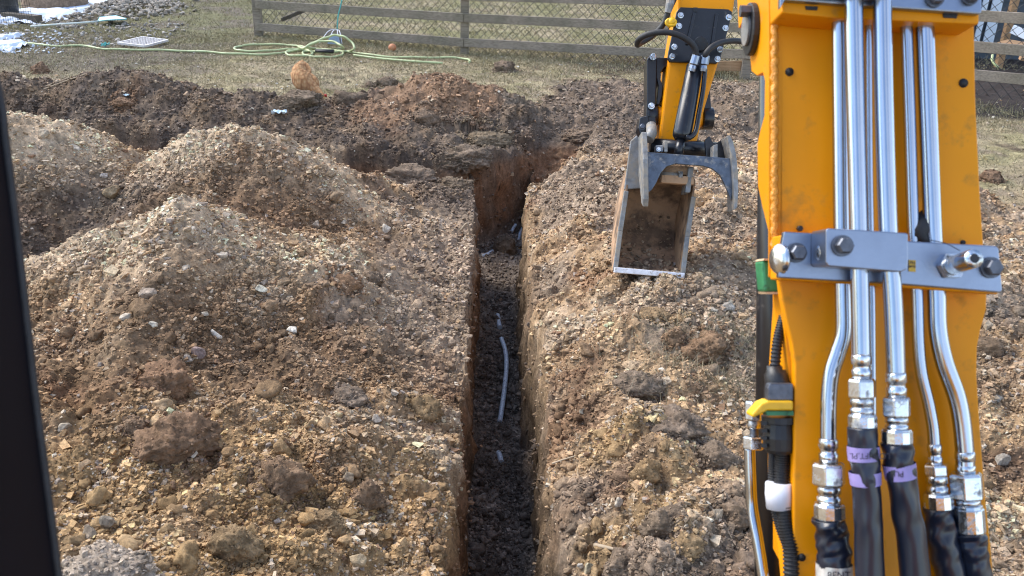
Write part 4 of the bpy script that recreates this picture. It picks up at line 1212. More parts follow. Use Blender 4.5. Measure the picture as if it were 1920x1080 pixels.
MB().tube(hpth, hr, 26, True, True, lambda t, a: 0.05 * math.sin(5 * a + 21 * t) * (1 - t) + 0.05 * math.sin(9 * a - 60 * t)).build("body", M["feather"], hen)
for k in range(7):                          # tail fan
    a = (k - 3) / 3
    b0 = hpth[17] + RR * 0.055 * a
    tip = hpth[0] + RR * (0.008 + 0.048 * a) + np.array([0, 0.02, 0.012 - 0.035 * abs(a)])
    MB().tube(spline([b0, (b0 + tip) / 2 + RR * 0.02 * a, tip], 8), [0.03, 0.034, 0.036, 0.034, 0.030, 0.024, 0.016, 0.006], 8, True, True, None, 0.4).build("tail_feather", M["feather"], hen)
for s_ in (-1, 1):                          # folded wings
    w0 = hpth[12] + RR * 0.095 * s_; w1 = hpth[27] + RR * 0.075 * s_
    MB().tube(spline([w0, (w0 + w1) / 2 + RR * 0.012 * s_, w1], 10), [0.006, 0.02, 0.03, 0.036, 0.04, 0.04, 0.036, 0.03, 0.02, 0.008], 10, True, True, None, 1.0).build("wing", M["feather"], hen)
    lg = hpth[20] + RR * 0.035 * s_
    MB().tube([lg, np.array([lg[0], lg[1], float(height(lg[0], lg[1])) + 0.005])], [0.016, 0.009], 8).build("leg", M["beak"], hen)
hd_ = hpth[40]
MB().tube(spline([hd_ + RR * 0.018 + UU * 0.014, hd_ + RR * 0.034 + UU * 0.006, hd_ + RR * 0.036 - UU * 0.012], 8), [0.006, 0.013, 0.015, 0.016, 0.014, 0.012, 0.009, 0.004], 8).build("comb", M["comb"], hen)
MB().tube([hpth[43], hpth[43] + (RR * 0.5 - UU) * 0.03], [0.010, 0.002], 8).build("beak", M["beak"], hen)
MB().add(ICO2[0] * 0.006 + hd_ - FF * 0.022 + RR * 0.006, ICO2[1], True).build("eye", M["black"], hen)
MB().tube([hd_ - RR * 0.012 - UU * 0.014, hd_ - RR * 0.012 - UU * 0.035], [0.010, 0.006], 8).build("wattle", M["comb"], hen)

# ------------------------------------------------------------------ excavator: boom, pipes, hoses, dipper arm, thumb, bucket, cab pillar
def uvp(pts, d, dref=None):
    """pixel outline read at depth dref, set at depth d (same true width and height)"""
    dref = dref or d
    return [W(*uv(px, py, dref), d) for px, py in pts]

def plate(pts, d0, d1, dref=None):
    m = MB(); m.prism(uvp(pts, d0, dref or d0), uvp(pts, d1, dref or d0)); return m

root_loc = np.array([0.55, 0.55, 0.0])
EX = empty("excavator", root_loc, "yellow excavator with chrome boom pipes, reaching its bucket and grey thumb over the bank", "excavator")

# --- boom body
front = [(1463, -70), (1825, -70), (1830, 190), (1838, 360), (1844, 450), (1851, 545), (1850, 580), (1840, 615), (1833, 650), (1832, 700), (1838, 800), (1848, 930), (1858, 1020), (1866, 1110),
         (1484, 1110), (1487, 1000), (1489, 850), (1490, 680), (1484, 640), (1474, 600), (1466, 560), (1461, 520), (1460, 420), (1462, 200)]
boom = plate(front, 1.0, 1.014).build("boom", M["yellow"], EX, bevel=0.002)
core = [(1466, -70), (1822, -70), (1828, 300), (1835, 520), (1828, 700), (1850, 1110), (1496, 1110), (1500, 700), (1474, 540), (1466, 300)]
MB().prism(uvp(core, 1.0145, 1.0), uvp([(px_ if px_ > 1600 else 1532, py_) for px_, py_ in core], 1.17, 1.0)).build("box_section", M["yellow"], boom)
def side_pt(px, y):                         # on the left flank plane, where px is where its back edge shows
    u = (1441 - 960) / FPX; d = u * FPX / (px - 960)
    return W(u, (540 - y) / FPX * d, d)
fr = [(1441, -70), (1441, 560)]
bk = [(1448, 560), (1446, 520), (1443, 470), (1441, 432), (1430, 392), (1421, 350), (1420, 270), (1424, 250), (1433, 216), (1434, 152), (1430, 136), (1419, 142), (1409, 134), (1405, 96), (1404, -70)]
fl = [W((1441 - 960) / FPX, (540 - y) / FPX, 1.0) for y in (-70, 520)] + [side_pt(min(px, 1440), y) for px, y in bk[1:]]
MB().prism(fl, [q + RR * 0.016 for q in fl]).build("side_plate", M["yellow"], boom, bevel=0.002)
low = [(1446, 505, 1.05), (1450, 560, 1.05), (1441, 700, 1.07), (1439, 870, 1.07), (1446, 950, 1.06), (1457, 1010, 1.05), (1466, 1110, 1.04)]
lowr = [(1488, 1110, 1.0145), (1494, 850, 1.0145), (1494, 680, 1.0145), (1468, 560, 1.0145), (1464, 505, 1.0145)]
lp = [P(*q) for q in low] + [P(*q) for q in lowr]
MB().prism(lp, [q + FF * 0.012 + RR * 0.004 for q in lp]).build("side_plate", M["yellow"], boom, bevel=0.0015)
wp = np.array([P(1452 + 1.5 * math.sin(k * 1.7), -70 + k * 6, 1.0) for k in range(98)])
MB().tube(wp, 0.0043 * (1 + 0.07 * np.sin(np.arange(98) * 2.3) + 0.05 * np.sin(np.arange(98) * 5.1)), 10).build("weld_bead", M["weld"], boom)
# upward and forward run of the boom, out of the picture, down to its foot and out to the dipper pivot
b0 = np.array(uvp([(1466, -70), (1822, -70)], 1.0)); bl, br = b0
piv = P(1328, -470, 5.1)
knee = W((bl - C0) @ RR * 0.5 + (br - C0) @ RR * 0.5, 0.95, 1.20)
mid0 = (bl + br) / 2 + FF * 0.09
MB().bar(mid0, knee, 0.215, 0.20, FF).build("boom_neck", M["yellow"], boom)
MB().bar(knee, piv, 0.20, 0.26, UU).build("boom_head", M["yellow"], boom)
foot = (P(1675, 1110, 1.09)); base_pt = np.array([foot[0] + 0.02, foot[1] - 0.25, 0.55])
MB().bar(foot, base_pt, 0.215, 0.16, FF).build("boom_foot", M["yellow"], boom)
MB().bar(base_pt + [0, 0, 0.15], base_pt + [0, -0.05, -0.62], 0.30, 0.26, (0, 1, 0)).build("swing_post", M["blackpaint"], EX)
def hexbolt(px, py, d, rpx, h, mat, name="bolt", par=boom, seg=6, washer=True):
    m = MB(); r = rpx / FPX * d; c = P(px, py, d)
    if washer: m.tube([c, c - FF * h * 0.25], r * 1.25, 18, True, False)
    m.tube([c - FF * h * 0.2, c - FF * h * 0.85, c - FF * h], [r, r, r * 0.82], seg, True, False)
    return m.build(name, mat, par)
def hole(px, py, rpx, par=boom, d=1.0, mat=None):
    m = MB(); r = rpx / FPX; c = P(px, py, d)
    th = np.linspace(0, 2 * math.pi, 20, endpoint=False)
    m.tube([c + FF * 0.004, c - FF * 0.0012, c - FF * 0.0020, c - FF * 0.0005], [r * 1.25, r * 1.22, r * 1.05, r * 0.9], 20, True, True)
    m.build("bolt_hole", mat or M["rubber"], par)
for px, py, rr in ((1500, 41, 6), (1480, 135, 6.5), (1806, 156, 7), (1503, 1045, 6), (1805, 455, 4)): hole(px, py, rr)
hexbolt(1782, 60, 0.9995, 4.5, 0.004, M["bolt"], washer=False)
hexbolt(1498, 429, 0.9985, 6, 0.006, M["black"], washer=False)
# pin cap on the left flank
capc = side_pt(1414, 55)
nx = -RR
cap = []
for k in range(28):
    a = 2 * math.pi * k / 28
    cap.append(capc + UU * (0.031 * math.sin(a)) + FF * (0.027 * math.cos(a)))
MB().prism(cap, [q - RR * 0.008 for q in cap]).build("pin_cap", M["black"], boom, bevel=0.0015)
cap2 = [capc - RR * 0.0085 + (q - capc) * 0.62 for q in cap]
MB().prism(cap2, [q - RR * 0.003 for q in cap2]).build("grease_plug", M["dusty"], boom)
MB().tube([capc + UU * 0.018 - FF * 0.012 - RR * 0.008, capc + UU * 0.018 - FF * 0.012 - RR * 0.020], 0.0075, 6, True, False).build("bolt", M["bolt"], boom)
# lift cylinder behind the boom, at its left
MB().tube([P(1464, -70, 1.22), P(1457, 500, 1.20), P(1453, 1150, 1.19)], 0.027, 28).build("lift_cylinder", M["blackpaint"], EX)

# --- lower pipe clamp
cl = [(1471, 434), (1540, 438), (1702, 452), (1868, 461), (1873, 466), (1880, 545), (1876, 549), (1687, 533), (1460, 521), (1464, 470)]
plate([(1466, 440), (1866, 466), (1872, 552), (1462, 524)], 0.962, 0.9995, 0.962).build("clamp_pad", M["yellow"], boom, bevel=0.002)
clamp = plate(cl, 0.951, 0.9615).build("pipe_clamp", M["zincdull"], EX, bevel=0.0015)
blk = [(1553, 428), (1625, 432), (1700, 437), (1703, 440), (1703, 492), (1700, 505), (1690, 510), (1553, 499), (1549, 492), (1549, 432)]
plate(blk, 0.905, 0.9505).build("clamp_block", M["zincdull"], clamp, bevel=0.003, )
for px, py, d, r in ((1493, 474, 0.9505, 15), (1857, 502, 0.9505, 16), (1579, 461, 0.9045, 16)):
    hexbolt(px, py, d, r, 0.012, M["bolt"], par=clamp)
def dome(c, ax, r, h, name, mat, par):
    m = MB(); t = np.linspace(0, 1, 8)
    m.tube([c + ax * h * q for q in t], [r * math.sqrt(max(1e-4, 1 - q * q)) + 1e-4 for q in t], 18); return m.build(name, mat, par)
dome(P(1464, 486, 0.957), -RR * 0.9 - FF * 0.3, 0.017, 0.010, "end_bolt", M["fitting"], clamp)
dome(P(1550, 474, 0.925), -RR * 0.9 - FF * 0.3, 0.014, 0.009, "end_bolt", M["fitting"], clamp)
pdir = (-FF * 1.0 + RR * 0.05 + UU * 0.16); pdir /= np.linalg.norm(pdir)
pc = P(1781, 500, 0.9505)
MB().tube([pc, pc + pdir * 0.008], 0.0145, 6, True, False).build("test_port_nut", M["fitting"], clamp)
tp = MB(); tp.tube([pc + pdir * 0.006, pc + pdir * 0.026, pc + pdir * 0.044, pc + pdir * 0.047, pc + pdir * 0.047, pc + pdir * 0.034], [0.0100, 0.0100, 0.0100, 0.0093, 0.0050, 0.0046], 20, True, True)
tp.build("test_port", M["fitting"], clamp)
e_ = pc + pdir * 0.0473
MB().tube([e_ - pdir * 0.004, e_], 0.0048, 14).build("port_bore", M["black"], clamp)
sk = MB(); sk.prism(uvp([(1704, 487), (1717, 488), (1717, 510), (1704, 509)], 0.9505), uvp([(1704, 487), (1717, 488), (1717, 510), (1704, 509)], 0.9499)); stick_ = sk.build("sticker", M["sticker"], clamp)
hair = MB(); hair.tube(spline([P(1745, 450, 0.948), P(1775, 457, 0.94), P(1800, 470, 0.93)], 10), 0.0005, 5); 
hair.build("grass_stem", M["ink"], clamp)

def lettering(text, c, right, up, size, mat, par, name="lettering"):
    cu = bpy.data.curves.new(name, 'FONT'); cu.body = text; cu.size = size; cu.align_x = 'CENTER'; cu.align_y = 'CENTER'; cu.extrude = 0.0001
    tmp = bpy.data.objects.new(name, cu); COL.objects.link(tmp)
    dg = bpy.context.evaluated_depsgraph_get(); me = bpy.data.meshes.new_from_object(tmp.evaluated_get(dg))
    COL.objects.unlink(tmp); bpy.data.objects.remove(tmp)
    o = bpy.data.objects.new(name, me); COL.objects.link(o)
    right = right / np.linalg.norm(right); up = up / np.linalg.norm(up); nn = np.cross(right, up)
    q = par; off = np.zeros(3)
    while q is not None: off = off + np.array(q.location); q = q.parent
    me.transform(Matrix(((right[0], up[0], nn[0], 0), (right[1], up[1], nn[1], 0), (right[2], up[2], nn[2], 0), (0, 0, 0, 1))))
    me.materials.clear(); me.materials.append(mat)
    o.parent = par; o.location = c - off
    return o
lettering("PN", P(1710.5, 493, 0.9497), RR, UU, 0.0048, M["ink"], clamp)
lettering("8M4", P(1710.5, 500, 0.9497), RR, UU, 0.0040, M["ink"], clamp)

# --- upper pipe clamp at the top edge
plate([(1465, -40), (1838, -40), (1836, 45), (1560, 33), (1466, 24)], 0.955, 0.9995, 0.955).build("clamp_pad", M["yellow"], boom, bevel=0.002)
uc = plate([(1464, -90), (1842, -90), (1841, 22), (1838, 26), (1668, 14), (1556, 6), (1472, 0), (1463, 16)], 0.945, 0.9545).build("pipe_clamp", M["zincdull"], EX, bevel=0.0015)
hexbolt(1752, -3, 0.9445, 14, 0.010, M["bolt"], par=uc); hexbolt(1818, -4, 0.9445, 12, 0.010, M["bolt"], par=uc)
plate([(1560, -90), (1690, -90), (1688, -18), (1560, -26)], 0.905, 0.9445).build("clamp_block", M["zincdull"], uc, bevel=0.003)
for x0, x1, y in ((1510, 1534, 15), (1768, 1796, 30)):
    plate([(x0, y - 4), (x1, y - 3), (x1 - 2, y + 4), (x0 + 2, y + 3)], 0.9535, 0.956).build("slot", M["rubber"], uc)

# --- pipes, fittings and hoses
def rpx(w, d): return w / 2 / FPX * d
def pipe(pts, d, w, fits, hose, hose_w, tapes=(), foil=None, wr=0.14, seed=0):
    """pts: centre line down to the first fitting; fits: (y0,y1,width,kind); hose: centre line"""
    path = spline([P(px, py, dd if dd else d) for px, py, dd in [(q + (None,))[:3] for q in pts]], 90)
    o = MB().tube(path, rpx(w, d), 64).build("hydraulic_pipe", M["zinc"], EX)
    x_at = lambda y: float(np.interp(y, [q[1] for q in pts[-2:]] + [q[1] for q in hose[:2]], [q[0] for q in pts[-2:]] + [q[0] for q in hose[:2]]))
    for y0, y1, ww, kind in fits:
        a, b = P(x_at(y0), y0, d), P(x_at(y1), y1, d); r = rpx(ww, d)
        m = MB()
        if kind == "nut":
            e = (b - a) * 0.10
            m.tube([a, a + e, b - e, b], [r * 0.88, r * 1.04, r * 1.04, r * 0.88], 6, True, False)
            m.build("nut", M["fitting"], o, bevel=0.0012)
        elif kind == "ferrule":
            n = 12
            m.tube([a, a + (b - a) * 0.12, a + (b - a) * 0.13, b - (b - a) * 0.10, b], [r * 0.9, r * 0.94, r, r, r * 0.93], n, True, False)
            m.build("ferrule", M["fitting"], o, bevel=0.0008)
        else:
            e = (b - a)
            m.tube([a, a + e * 0.1, a + e * 0.4, a + e * 0.45, a + e * 0.6, a + e * 0.65, b], [r * 0.93, r, r, r * 0.86, r * 0.86, r, r * 0.95], 22, True, True)
            m.build("collar", M["fitting"], o)
    hp_ = spline([P(px, py, dd if dd else d) for px, py, dd in [(q + (None,))[:3] for q in hose]], 80)
    g = np.random.default_rng(seed)
    ph = g.random(6) * 6.28
    def wrk(t, a):
        f = math.exp(-t * 1.7)
        return wr * f * (math.sin(2 * a + ph[0] + 7 * t) * math.sin(13 * t + ph[1] + 1.2 * math.sin(a + ph[2])) + 0.6 * math.sin(3 * a + ph[3] - 11 * t) * math.sin(21 * t + ph[4] + 1.5 * math.sin(a))) + 0.02 * math.sin(2 * a + ph[5])
    h = MB().tube(hp_, rpx(hose_w, d) * 0.98, 36, True, True, wrk).build("hydraulic_hose", M["sleeve"], EX)
    yy = np.array([q[1] for q in hose])
    for k, (ya, yb_, tilt, mat) in enumerate(tapes):
        sel = []
        for t in np.linspace(ya, yb_, 5):
            sel.append(P(float(np.interp(t, yy, [q[0] for q in hose])), t, d))
        tp_ = MB().tube(sel, rpx(hose_w, d) * 1.045, 32, False, True, lambda t, a: 0.03 * math.sin(2 * a + 3 * t + k)).build("tape", mat, h)
        tapes_out.append((tp_, sel[2], h, rpx(hose_w, d) * 1.09))
    return o, h
tapes_out = []
# A: leftmost, behind the second pipe, kinks left below the clamp
pipe([(1574, -60), (1576, 200), (1578, 430), (1581, 560), (1581, 625), (1571, 662), (1559, 700), (1554, 745), (1553, 800), (1553, 826)], 0.972, 30,
     [(822, 866, 36, "collar"), (867, 911, 60, "nut"), (911, 944, 44, "collar"), (943, 973, 57, "ferrule")],
     [(1555, 972), (1558, 1000), (1563, 1030), (1564, 1060), (1565, 1150)], 62, [(1056, 1100, 0, M["silverfoil"])], None, 0.17, 1)
# B
pipe([(1599, -60), (1604, 180), (1610, 430), (1613, 560), (1615, 668)], 0.935, 34,
     [(664, 710, 36, "collar"), (709, 748, 50, "nut"), (747, 777, 43, "collar"), (776, 802, 53, "ferrule")],
     [(1617, 801), (1619, 850), (1622, 890), (1627, 960), (1630, 1020), (1633, 1150)], 54, [(836, 862, 0, M["lilac"]), (884, 908, 0, M["lilac"])], None, 0.13, 2)
# C
pipe([(1653, -60), (1657, 180), (1665, 430), (1673, 540), (1677, 620), (1680, 702)], 0.932, 34,
     [(698, 745, 37, "collar"), (744, 783, 50, "nut"), (782, 806, 41, "collar"), (804, 832, 55, "ferrule")],
     [(1682, 831), (1684, 862), (1690, 900), (1700, 960), (1711, 1020), (1722, 1150)], 55, [(869, 896, 0, M["lilac"])], None, 0.16, 3)
# thin pipe behind B and C
MB().tube(spline([P(1628, -60, 0.978), P(1630, 300, 0.978), P(1634, 520, 0.978), P(1636, 720, 0.978), P(1640, 1150, 0.985)], 30), rpx(13, 0.978), 18).build("hydraulic_pipe", M["zinc"], EX)
# D
pipe([(1695, -60), (1704, 180), (1712, 430), (1719, 545), (1722, 640), (1728, 700), (1741, 756), (1749, 800), (1752, 836)], 0.978, 22,
     [(832, 872, 26, "collar"), (870, 892, 42, "nut"), (891, 926, 38, "collar"), (924, 954, 53, "ferrule")],
     [(1760, 952), (1763, 990), (1770, 1030), (1781, 1070), (1795, 1150)], 55, [], None, 0.16, 4)
# E
pipe([(1730, -60), (1739, 180), (1749, 430), (1756, 545), (1759, 620), (1771, 680), (1793, 742), (1803, 790), (1809, 850), (1810, 888)], 0.976, 33,
     [(846, 888, 36, "collar"), (886, 936, 60, "nut"), (935, 960, 46, "collar"), (946, 1000, 56, "ferrule")],
     [(1818, 998), (1823, 1030), (1832, 1070), (1846, 1150)], 54, [], None, 0.15, 5)
t0 = tapes_out[1]; lettering("LOPUFT.PL", t0[1] - FF * (t0[3] + 0.0004), -RR, -UU, 0.0088, M["ink"], tapes_out[1][2])
t0 = tapes_out[2]; lettering("NP", t0[1] - FF * (t0[3] + 0.0004), -RR, -UU, 0.0070, M["ink"], tapes_out[2][2])
t0 = tapes_out[3]; lettering("PU", t0[1] - FF * (t0[3] * 0.92 + 0.0004) - RR * 0.008, -RR, -UU, 0.0085, M["ink"], tapes_out[3][2])
t0 = tapes_out[0]; lettering("8ENT", P(1560, 1068, 0.972) - FF * (t0[3] + 0.0006), RR, UU, 0.0105, M["ink"], tapes_out[0][2])
# rubber flap between the right hand pipes
MB().tube(spline([P(1728, 400, 0.985), P(1731, 418, 0.975), P(1729, 436, 0.975), P(1735, 452, 0.98)], 10), [0.005, 0.006, 0.0055, 0.006, 0.007, 0.008, 0.008, 0.009, 0.009, 0.008], 10, True, True, lambda t, a: 0.25 * math.sin(2 * a + 5 * t) + 0.15 * math.sin(3 * a + 17 * t)).build("rubber_pad", M["rubber"], EX)

# --- green block, cable and connectors, chrome pipe at the boom's left
gb = plate([(1428, 489), (1462, 489), (1464, 547), (1433, 547)], 1.02, 1.05, 1.02).build("cable_guide", M["green"], EX, bevel=0.003)
plate([(1432, 485), (1464, 485), (1464, 488.6), (1430, 488.6)], 1.018, 1.05, 1.02).build("guide_edge", M["tan"], gb)
plate([(1434, 547.4), (1465, 547.4), (1466, 551.5), (1436, 551.5)], 1.018, 1.05, 1.02).build("guide_edge", M["tan"], gb)
def corrugated(pts, d, w, pitch_px, name="conduit", par=None):
    L = sum(math.dist(pts[i][:2], pts[i + 1][:2]) for i in range(len(pts) - 1))
    n = int(L / pitch_px * 4)
    path = spline([P(q[0], q[1], q[2] if len(q) > 2 else d) for q in pts], n)
    r = rpx(w, d) * np.array([1.0, 1.0, 0.84, 0.84])[np.arange(n) % 4]
    return MB().tube(path, r, 20, True, False).build(name, M["black"], par or EX)
cb = corrugated([(1478, 570, 1.035), (1468, 600, 1.03), (1458, 640, 1.025), (1452, 700, 1.02)], 1.025, 20, 5.2, "cable_conduit")
conn = MB()
conn.tube([P(1452, 686, 1.02), P(1452, 696, 1.02), P(1453, 698, 1.02), P(1456, 712, 1.02), P(1460, 735, 1.02), P(1462, 752, 1.02)], [0.0085, 0.0095, 0.0125, 0.0135, 0.017, 0.0175], 20, True, True)
conn.tube([P(1461, 780, 1.02), P(1461, 792, 1.02), P(1461, 794, 1.02), P(1461, 820, 1.02), P(1461, 842, 1.02), P(1461, 848, 1.02)], [0.020, 0.020, 0.0165, 0.0185, 0.0175, 0.015], 18, True, False)
for k in range(9):
    conn.box(P(1432 if k % 2 else 1487, 786 + k * 7, 1.012), RR * 0.003, UU * 0.002, FF * 0.003)
cn = conn.build("cable_connector", M["black"], EX)
plate([(1443, 719), (1488, 719), (1488, 752), (1440, 752), (1440, 728)], 0.998, 1.012).build("connector_housing", M["bolt"], cn, bevel=0.002)
plate([(1428, 757), (1440, 752), (1488, 752), (1488, 770), (1440, 770), (1412, 784), (1409, 778)], 0.994, 1.02).build("locking_clip", M["clipyellow"], cn, bevel=0.0025)
plate([(1436, 771), (1488, 771), (1488, 779), (1438, 779)], 0.998, 1.02).build("seal", M["green"], cn)
corrugated([(1450, 840, 1.03), (1449, 880, 1.03), (1451, 930, 1.03), (1460, 980, 1.025), (1480, 1035, 1.015)], 1.03, 19, 4.6, "cable_conduit")
c2 = corrugated([(1467, 840, 1.02), (1466, 880, 1.02), (1466, 930, 1.015), (1472, 980, 1.01), (1482, 1030, 1.005), (1484, 1100, 1.0)], 1.015, 30, 6.0, "cable_conduit")
tw_ = MB().tube([P(1460, 905, 1.018), P(1460, 925, 1.018), P(1461, 953, 1.018)], [rpx(48, 1.018), rpx(50, 1.018), rpx(47, 1.018)], 28, True, True).build("wrap_label", M["white"], c2)
hp3 = [(1405, 838, 1.08), (1407, 900, 1.08), (1410, 950, 1.08), (1420, 1010, 1.07), (1436, 1110, 1.06)]
cp = MB().tube(spline([P(*q) for q in hp3], 50), rpx(21, 1.08), 24).build("hydraulic_pipe", M["zinc"], EX)
def stack(px, lst, d, par, mats):
    for (y0, y1, w, seg), mt in zip(lst, mats):
        a, b = P(px, y0, d), P(px, y1, d); e = (b - a) * 0.1; r = rpx(w, d)
        MB().tube([a, a + e, b - e, b], [r * 0.9, r, r, r * 0.9], seg, True, seg > 8).build("nut" if seg == 6 else "collar", mt, par, bevel=0.001 if seg == 6 else 0)
stack(1414, [(752, 788, 34, 6), (788, 803, 24, 14), (803, 818, 16, 14), (818, 842, 42, 6)], 1.075, cp, [M["fitting"], M["fitting"], M["bolt"], M["fitting"]])

# --- dipper arm
DA = 5.0
arm_out = [(1268, -460), (1385, -460), (1380, -20), (1376, 15), (1347, 117), (1322, 200), (1302, 287), (1234, 287), (1236, 262), (1245, 185), (1254, 115), (1271, 15)]
arm = plate(arm_out, DA, DA + 0.24).build("dipper_arm", M["yellow"], EX, bevel=0.012)
MB().tube([piv - RR * 0.20, piv + RR * 0.20], 0.17, 28).build("pivot_boss", M["yellow"], arm)
bp = plate([(1276, 13), (1366, 17), (1373, 22), (1372, 30), (1350, 112), (1344, 119), (1256, 116), (1252, 109), (1253, 100), (1269, 22)], DA - 0.025, DA - 0.002).build("cover_plate", M["blackpaint"], arm, bevel=0.005)
for a, b in (((1302, 24), (1288, 84)), ((1344, 26), (1335, 84))):
    MB().bar(P(*a, DA - 0.03), P(*b, DA - 0.03), 0.016, 0.02, FF).build("rib", M["blackpaint"], bp, bevel=0.003)
for px, py in ((1276, 29), (1273, 49), (1264, 88), (1260, 106), (1366, 33), (1360, 53), (1350, 93), (1345, 111)):
    hexbolt(px, py, DA - 0.025, 4.6, 0.022, M["fitting"], par=bp)
MB().tube([P(1314, 82, DA - 0.02), P(1314, 82, DA - 0.07)], 0.040, 22).build("pin_boss", M["blackpaint"], bp, bevel=0.004)
plate([(1300, 14), (1308, 14), (1308, 22), (1300, 22)], DA - 0.032, DA - 0.0255).build("nameplate", M["black"], bp)
for s_, x0, x1, x2, y in ((-1, 1258, 1232, 1211, 217), (1, 1300, 1316, 1336, 222)):
    MB().tube([P(x0, y, DA + 0.10), P(x1, y, DA + 0.10)], 0.052, 24).build("pivot_boss", M["yellow"], arm, bevel=0.006)
    MB().tube([P(x1, y, DA + 0.10), P(x2, y, DA + 0.10)], 0.064, 24).build("pivot_cap", M["blackpaint"], arm, bevel=0.006)
# bucket links at both sides
lk = MB()
lk.prism(uvp([(1213, 112), (1218, 104), (1228, 104), (1232, 112), (1231, 160), (1229, 205), (1232, 236), (1210, 236), (1213, 190)], DA + 0.04), uvp([(1213, 112), (1218, 104), (1228, 104), (1232, 112), (1231, 160), (1229, 205), (1232, 236), (1210, 236), (1213, 190)], DA + 0.16, DA + 0.04))
l1 = lk.build("bucket_link", M["blackpaint"], EX, bevel=0.006)
cpoly = [(1230, 108), (1256, 108), (1256, 122), (1246, 126), (1239, 136), (1238, 148), (1243, 160), (1242, 178), (1237, 196), (1231, 196), (1235, 160), (1231, 146)]
plate(cpoly, DA + 0.06, DA + 0.2).build("bucket_link", M["blackpaint"], EX, bevel=0.004)
hexbolt(1224, 107, DA + 0.03, 5, 0.03, M["fitting"], par=l1); hexbolt(1221, 199, DA + 0.03, 5, 0.03, M["fitting"], par=l1)
plate([(1323, 150), (1330, 148), (1334, 205), (1334, 236), (1318, 238), (1320, 200)], DA + 0.06, DA + 0.18).build("bucket_link", M["blackpaint"], EX, bevel=0.005)
plate([(1200, 220), (1216, 217), (1220, 240), (1214, 270), (1204, 262), (1197, 240)], DA - 0.02, DA + 0.10).build("bucket_link", M["blackpaint"], EX, bevel=0.006)
hexbolt(1204, 238, DA - 0.02, 5, 0.02, M["bolt"], par=arm)
# thumb cylinder with its hoses
c0, c1 = P(1304, 118, DA - 0.10), P(1277, 262, DA - 0.16)
tcx = MB(); ax_ = (c1 - c0)
tcx.tube([c0 - ax_ * 0.10, c0 + ax_ * 0.02, c0 + ax_ * 0.05, c0 + ax_ * 0.92, c0 + ax_ * 0.96, c1], [0.036, 0.036, 0.046, 0.052, 0.050, 0.036], 26)
tc_ = tcx.build("thumb_cylinder", M["blackpaint"], EX)
MB().tube([c1, c1 + ax_ * 0.22], 0.026, 18).build("piston_rod", M["blackpaint"], tc_)
def ahose(pts, w, name="hydraulic_hose", mat="rubber"):
    return MB().tube(spline([P(*q) for q in pts], 40), rpx(w, 4.9), 12).build(name, M[mat], EX)
ahose([(1268, -10, 4.98), (1254, 20, 4.98), (1244, 45, 5.0), (1225, 66, 5.0), (1203, 80, 4.98), (1195, 84, 4.92), (1199, 73, 4.85), (1220, 63, 4.80), (1255, 61, 4.78), (1285, 72, 4.78), (1302, 88, 4.80), (1306, 106, 4.82)], 11)
ahose([(1440, 100, 5.05), (1415, 86, 5.0), (1385, 77, 4.9), (1355, 79, 4.84), (1335, 88, 4.80), (1324, 100, 4.80), (1322, 108, 4.82)], 11)
for a, b in (((1306, 104), (1297, 134)), ((1323, 104), (1318, 134))):
    p0, p1 = P(*a, 4.82), P(*b, 4.84)
    ff_ = MB(); ff_.tube([p0, p0 + (p1 - p0) * 0.55, p0 + (p1 - p0) * 0.6, p0 + (p1 - p0) * 0.8, p1], [0.024, 0.025, 0.017, 0.020, 0.018], 12, True, False)
    ff_.build("hose_fitting", M["zincdull"], tc_, bevel=0.002)
ahose([(1322, 130, 4.86), (1318, 170, 4.86), (1310, 215, 4.84), (1304, 246, 4.82), (1294, 258, 4.80), (1286, 256, 4.80)], 9, "supply_line", "blackpaint")
MB().tube([P(1254, 38, 4.97), P(1262, 46, 4.97)], 0.030, 14).build("hose_clamp", M["clipyellow"], arm)
hc = [P(1258 + 9 * math.cos(a), 42 + 6 * math.sin(a), 4.95) for a in np.linspace(0, 6.28, 14)]
MB().tube(hc, 0.009, 8).build("hose_clamp", M["clipyellow"], arm)
MB().tube([P(1262, -30, 4.96), P(1256, 8, 4.96), P(1252, 24, 4.97)], [0.022, 0.024, 0.018], 12, True, False).build("hose_fitting", M["dusty"], arm)

# --- thumb
DT = 4.72
bar_out = [(1214, 287), (1372, 299), (1376, 345), (1371, 376), (1362, 352), (1350, 328), (1335, 316), (1318, 311), (1266, 307), (1250, 312), (1239, 324), (1230, 344), (1222, 356), (1212, 364)]
thumb = plate(bar_out, DT, DT + 0.022).build("thumb", M["steel"], EX, bevel=0.003)
plate([(1214, 285), (1372, 297), (1372, 300), (1214, 288)], DT, DT + 0.10).build("top_flange", M["steel"], thumb, bevel=0.002)
def tine(x_front, pts, th, name="tine", mat="dusty"):
    """pts: (x shift px, y px, depth) outline seen from the side, th: thickness px"""
    a = [P(x_front + dx, y, DT) * 1.0 for dx, y, d in pts]
    A, B = [], []
    for dx, y, d in pts:
        u, v = uv(x_front + dx, y, DT); A.append(W(u, v, d)); u2, v2 = uv(x_front + dx + th, y, DT); B.append(W(u2, v2, d))
    return MB().prism(A, B).build(name, M[mat], thumb, bevel=0.004)
tine(1204, [(0, 246, DT + 0.02), (0, 300, DT - 0.03), (0, 350, DT - 0.035), (1, 374, DT - 0.03), (1, 388, DT - 0.01), (1, 380, DT + 0.05), (0, 330, DT + 0.12), (0, 300, DT + 0.28), (0, 250, DT + 0.25)], 10)
rt_ = [(1360, 257), (1366, 255), (1373, 270), (1378, 292), (1381, 322), (1382, 360), (1380, 390), (1374, 395), (1373, 356), (1371, 320), (1368, 290), (1364, 272)]
plate(rt_, DT - 0.03, DT + 0.12, DT).build("tine", M["dusty"], thumb, bevel=0.004)
cback = [(1322, 262), (1330, 254), (1336, 266), (1343, 269), (1352, 262), (1361, 257), (1366, 275), (1370, 300), (1324, 297)]
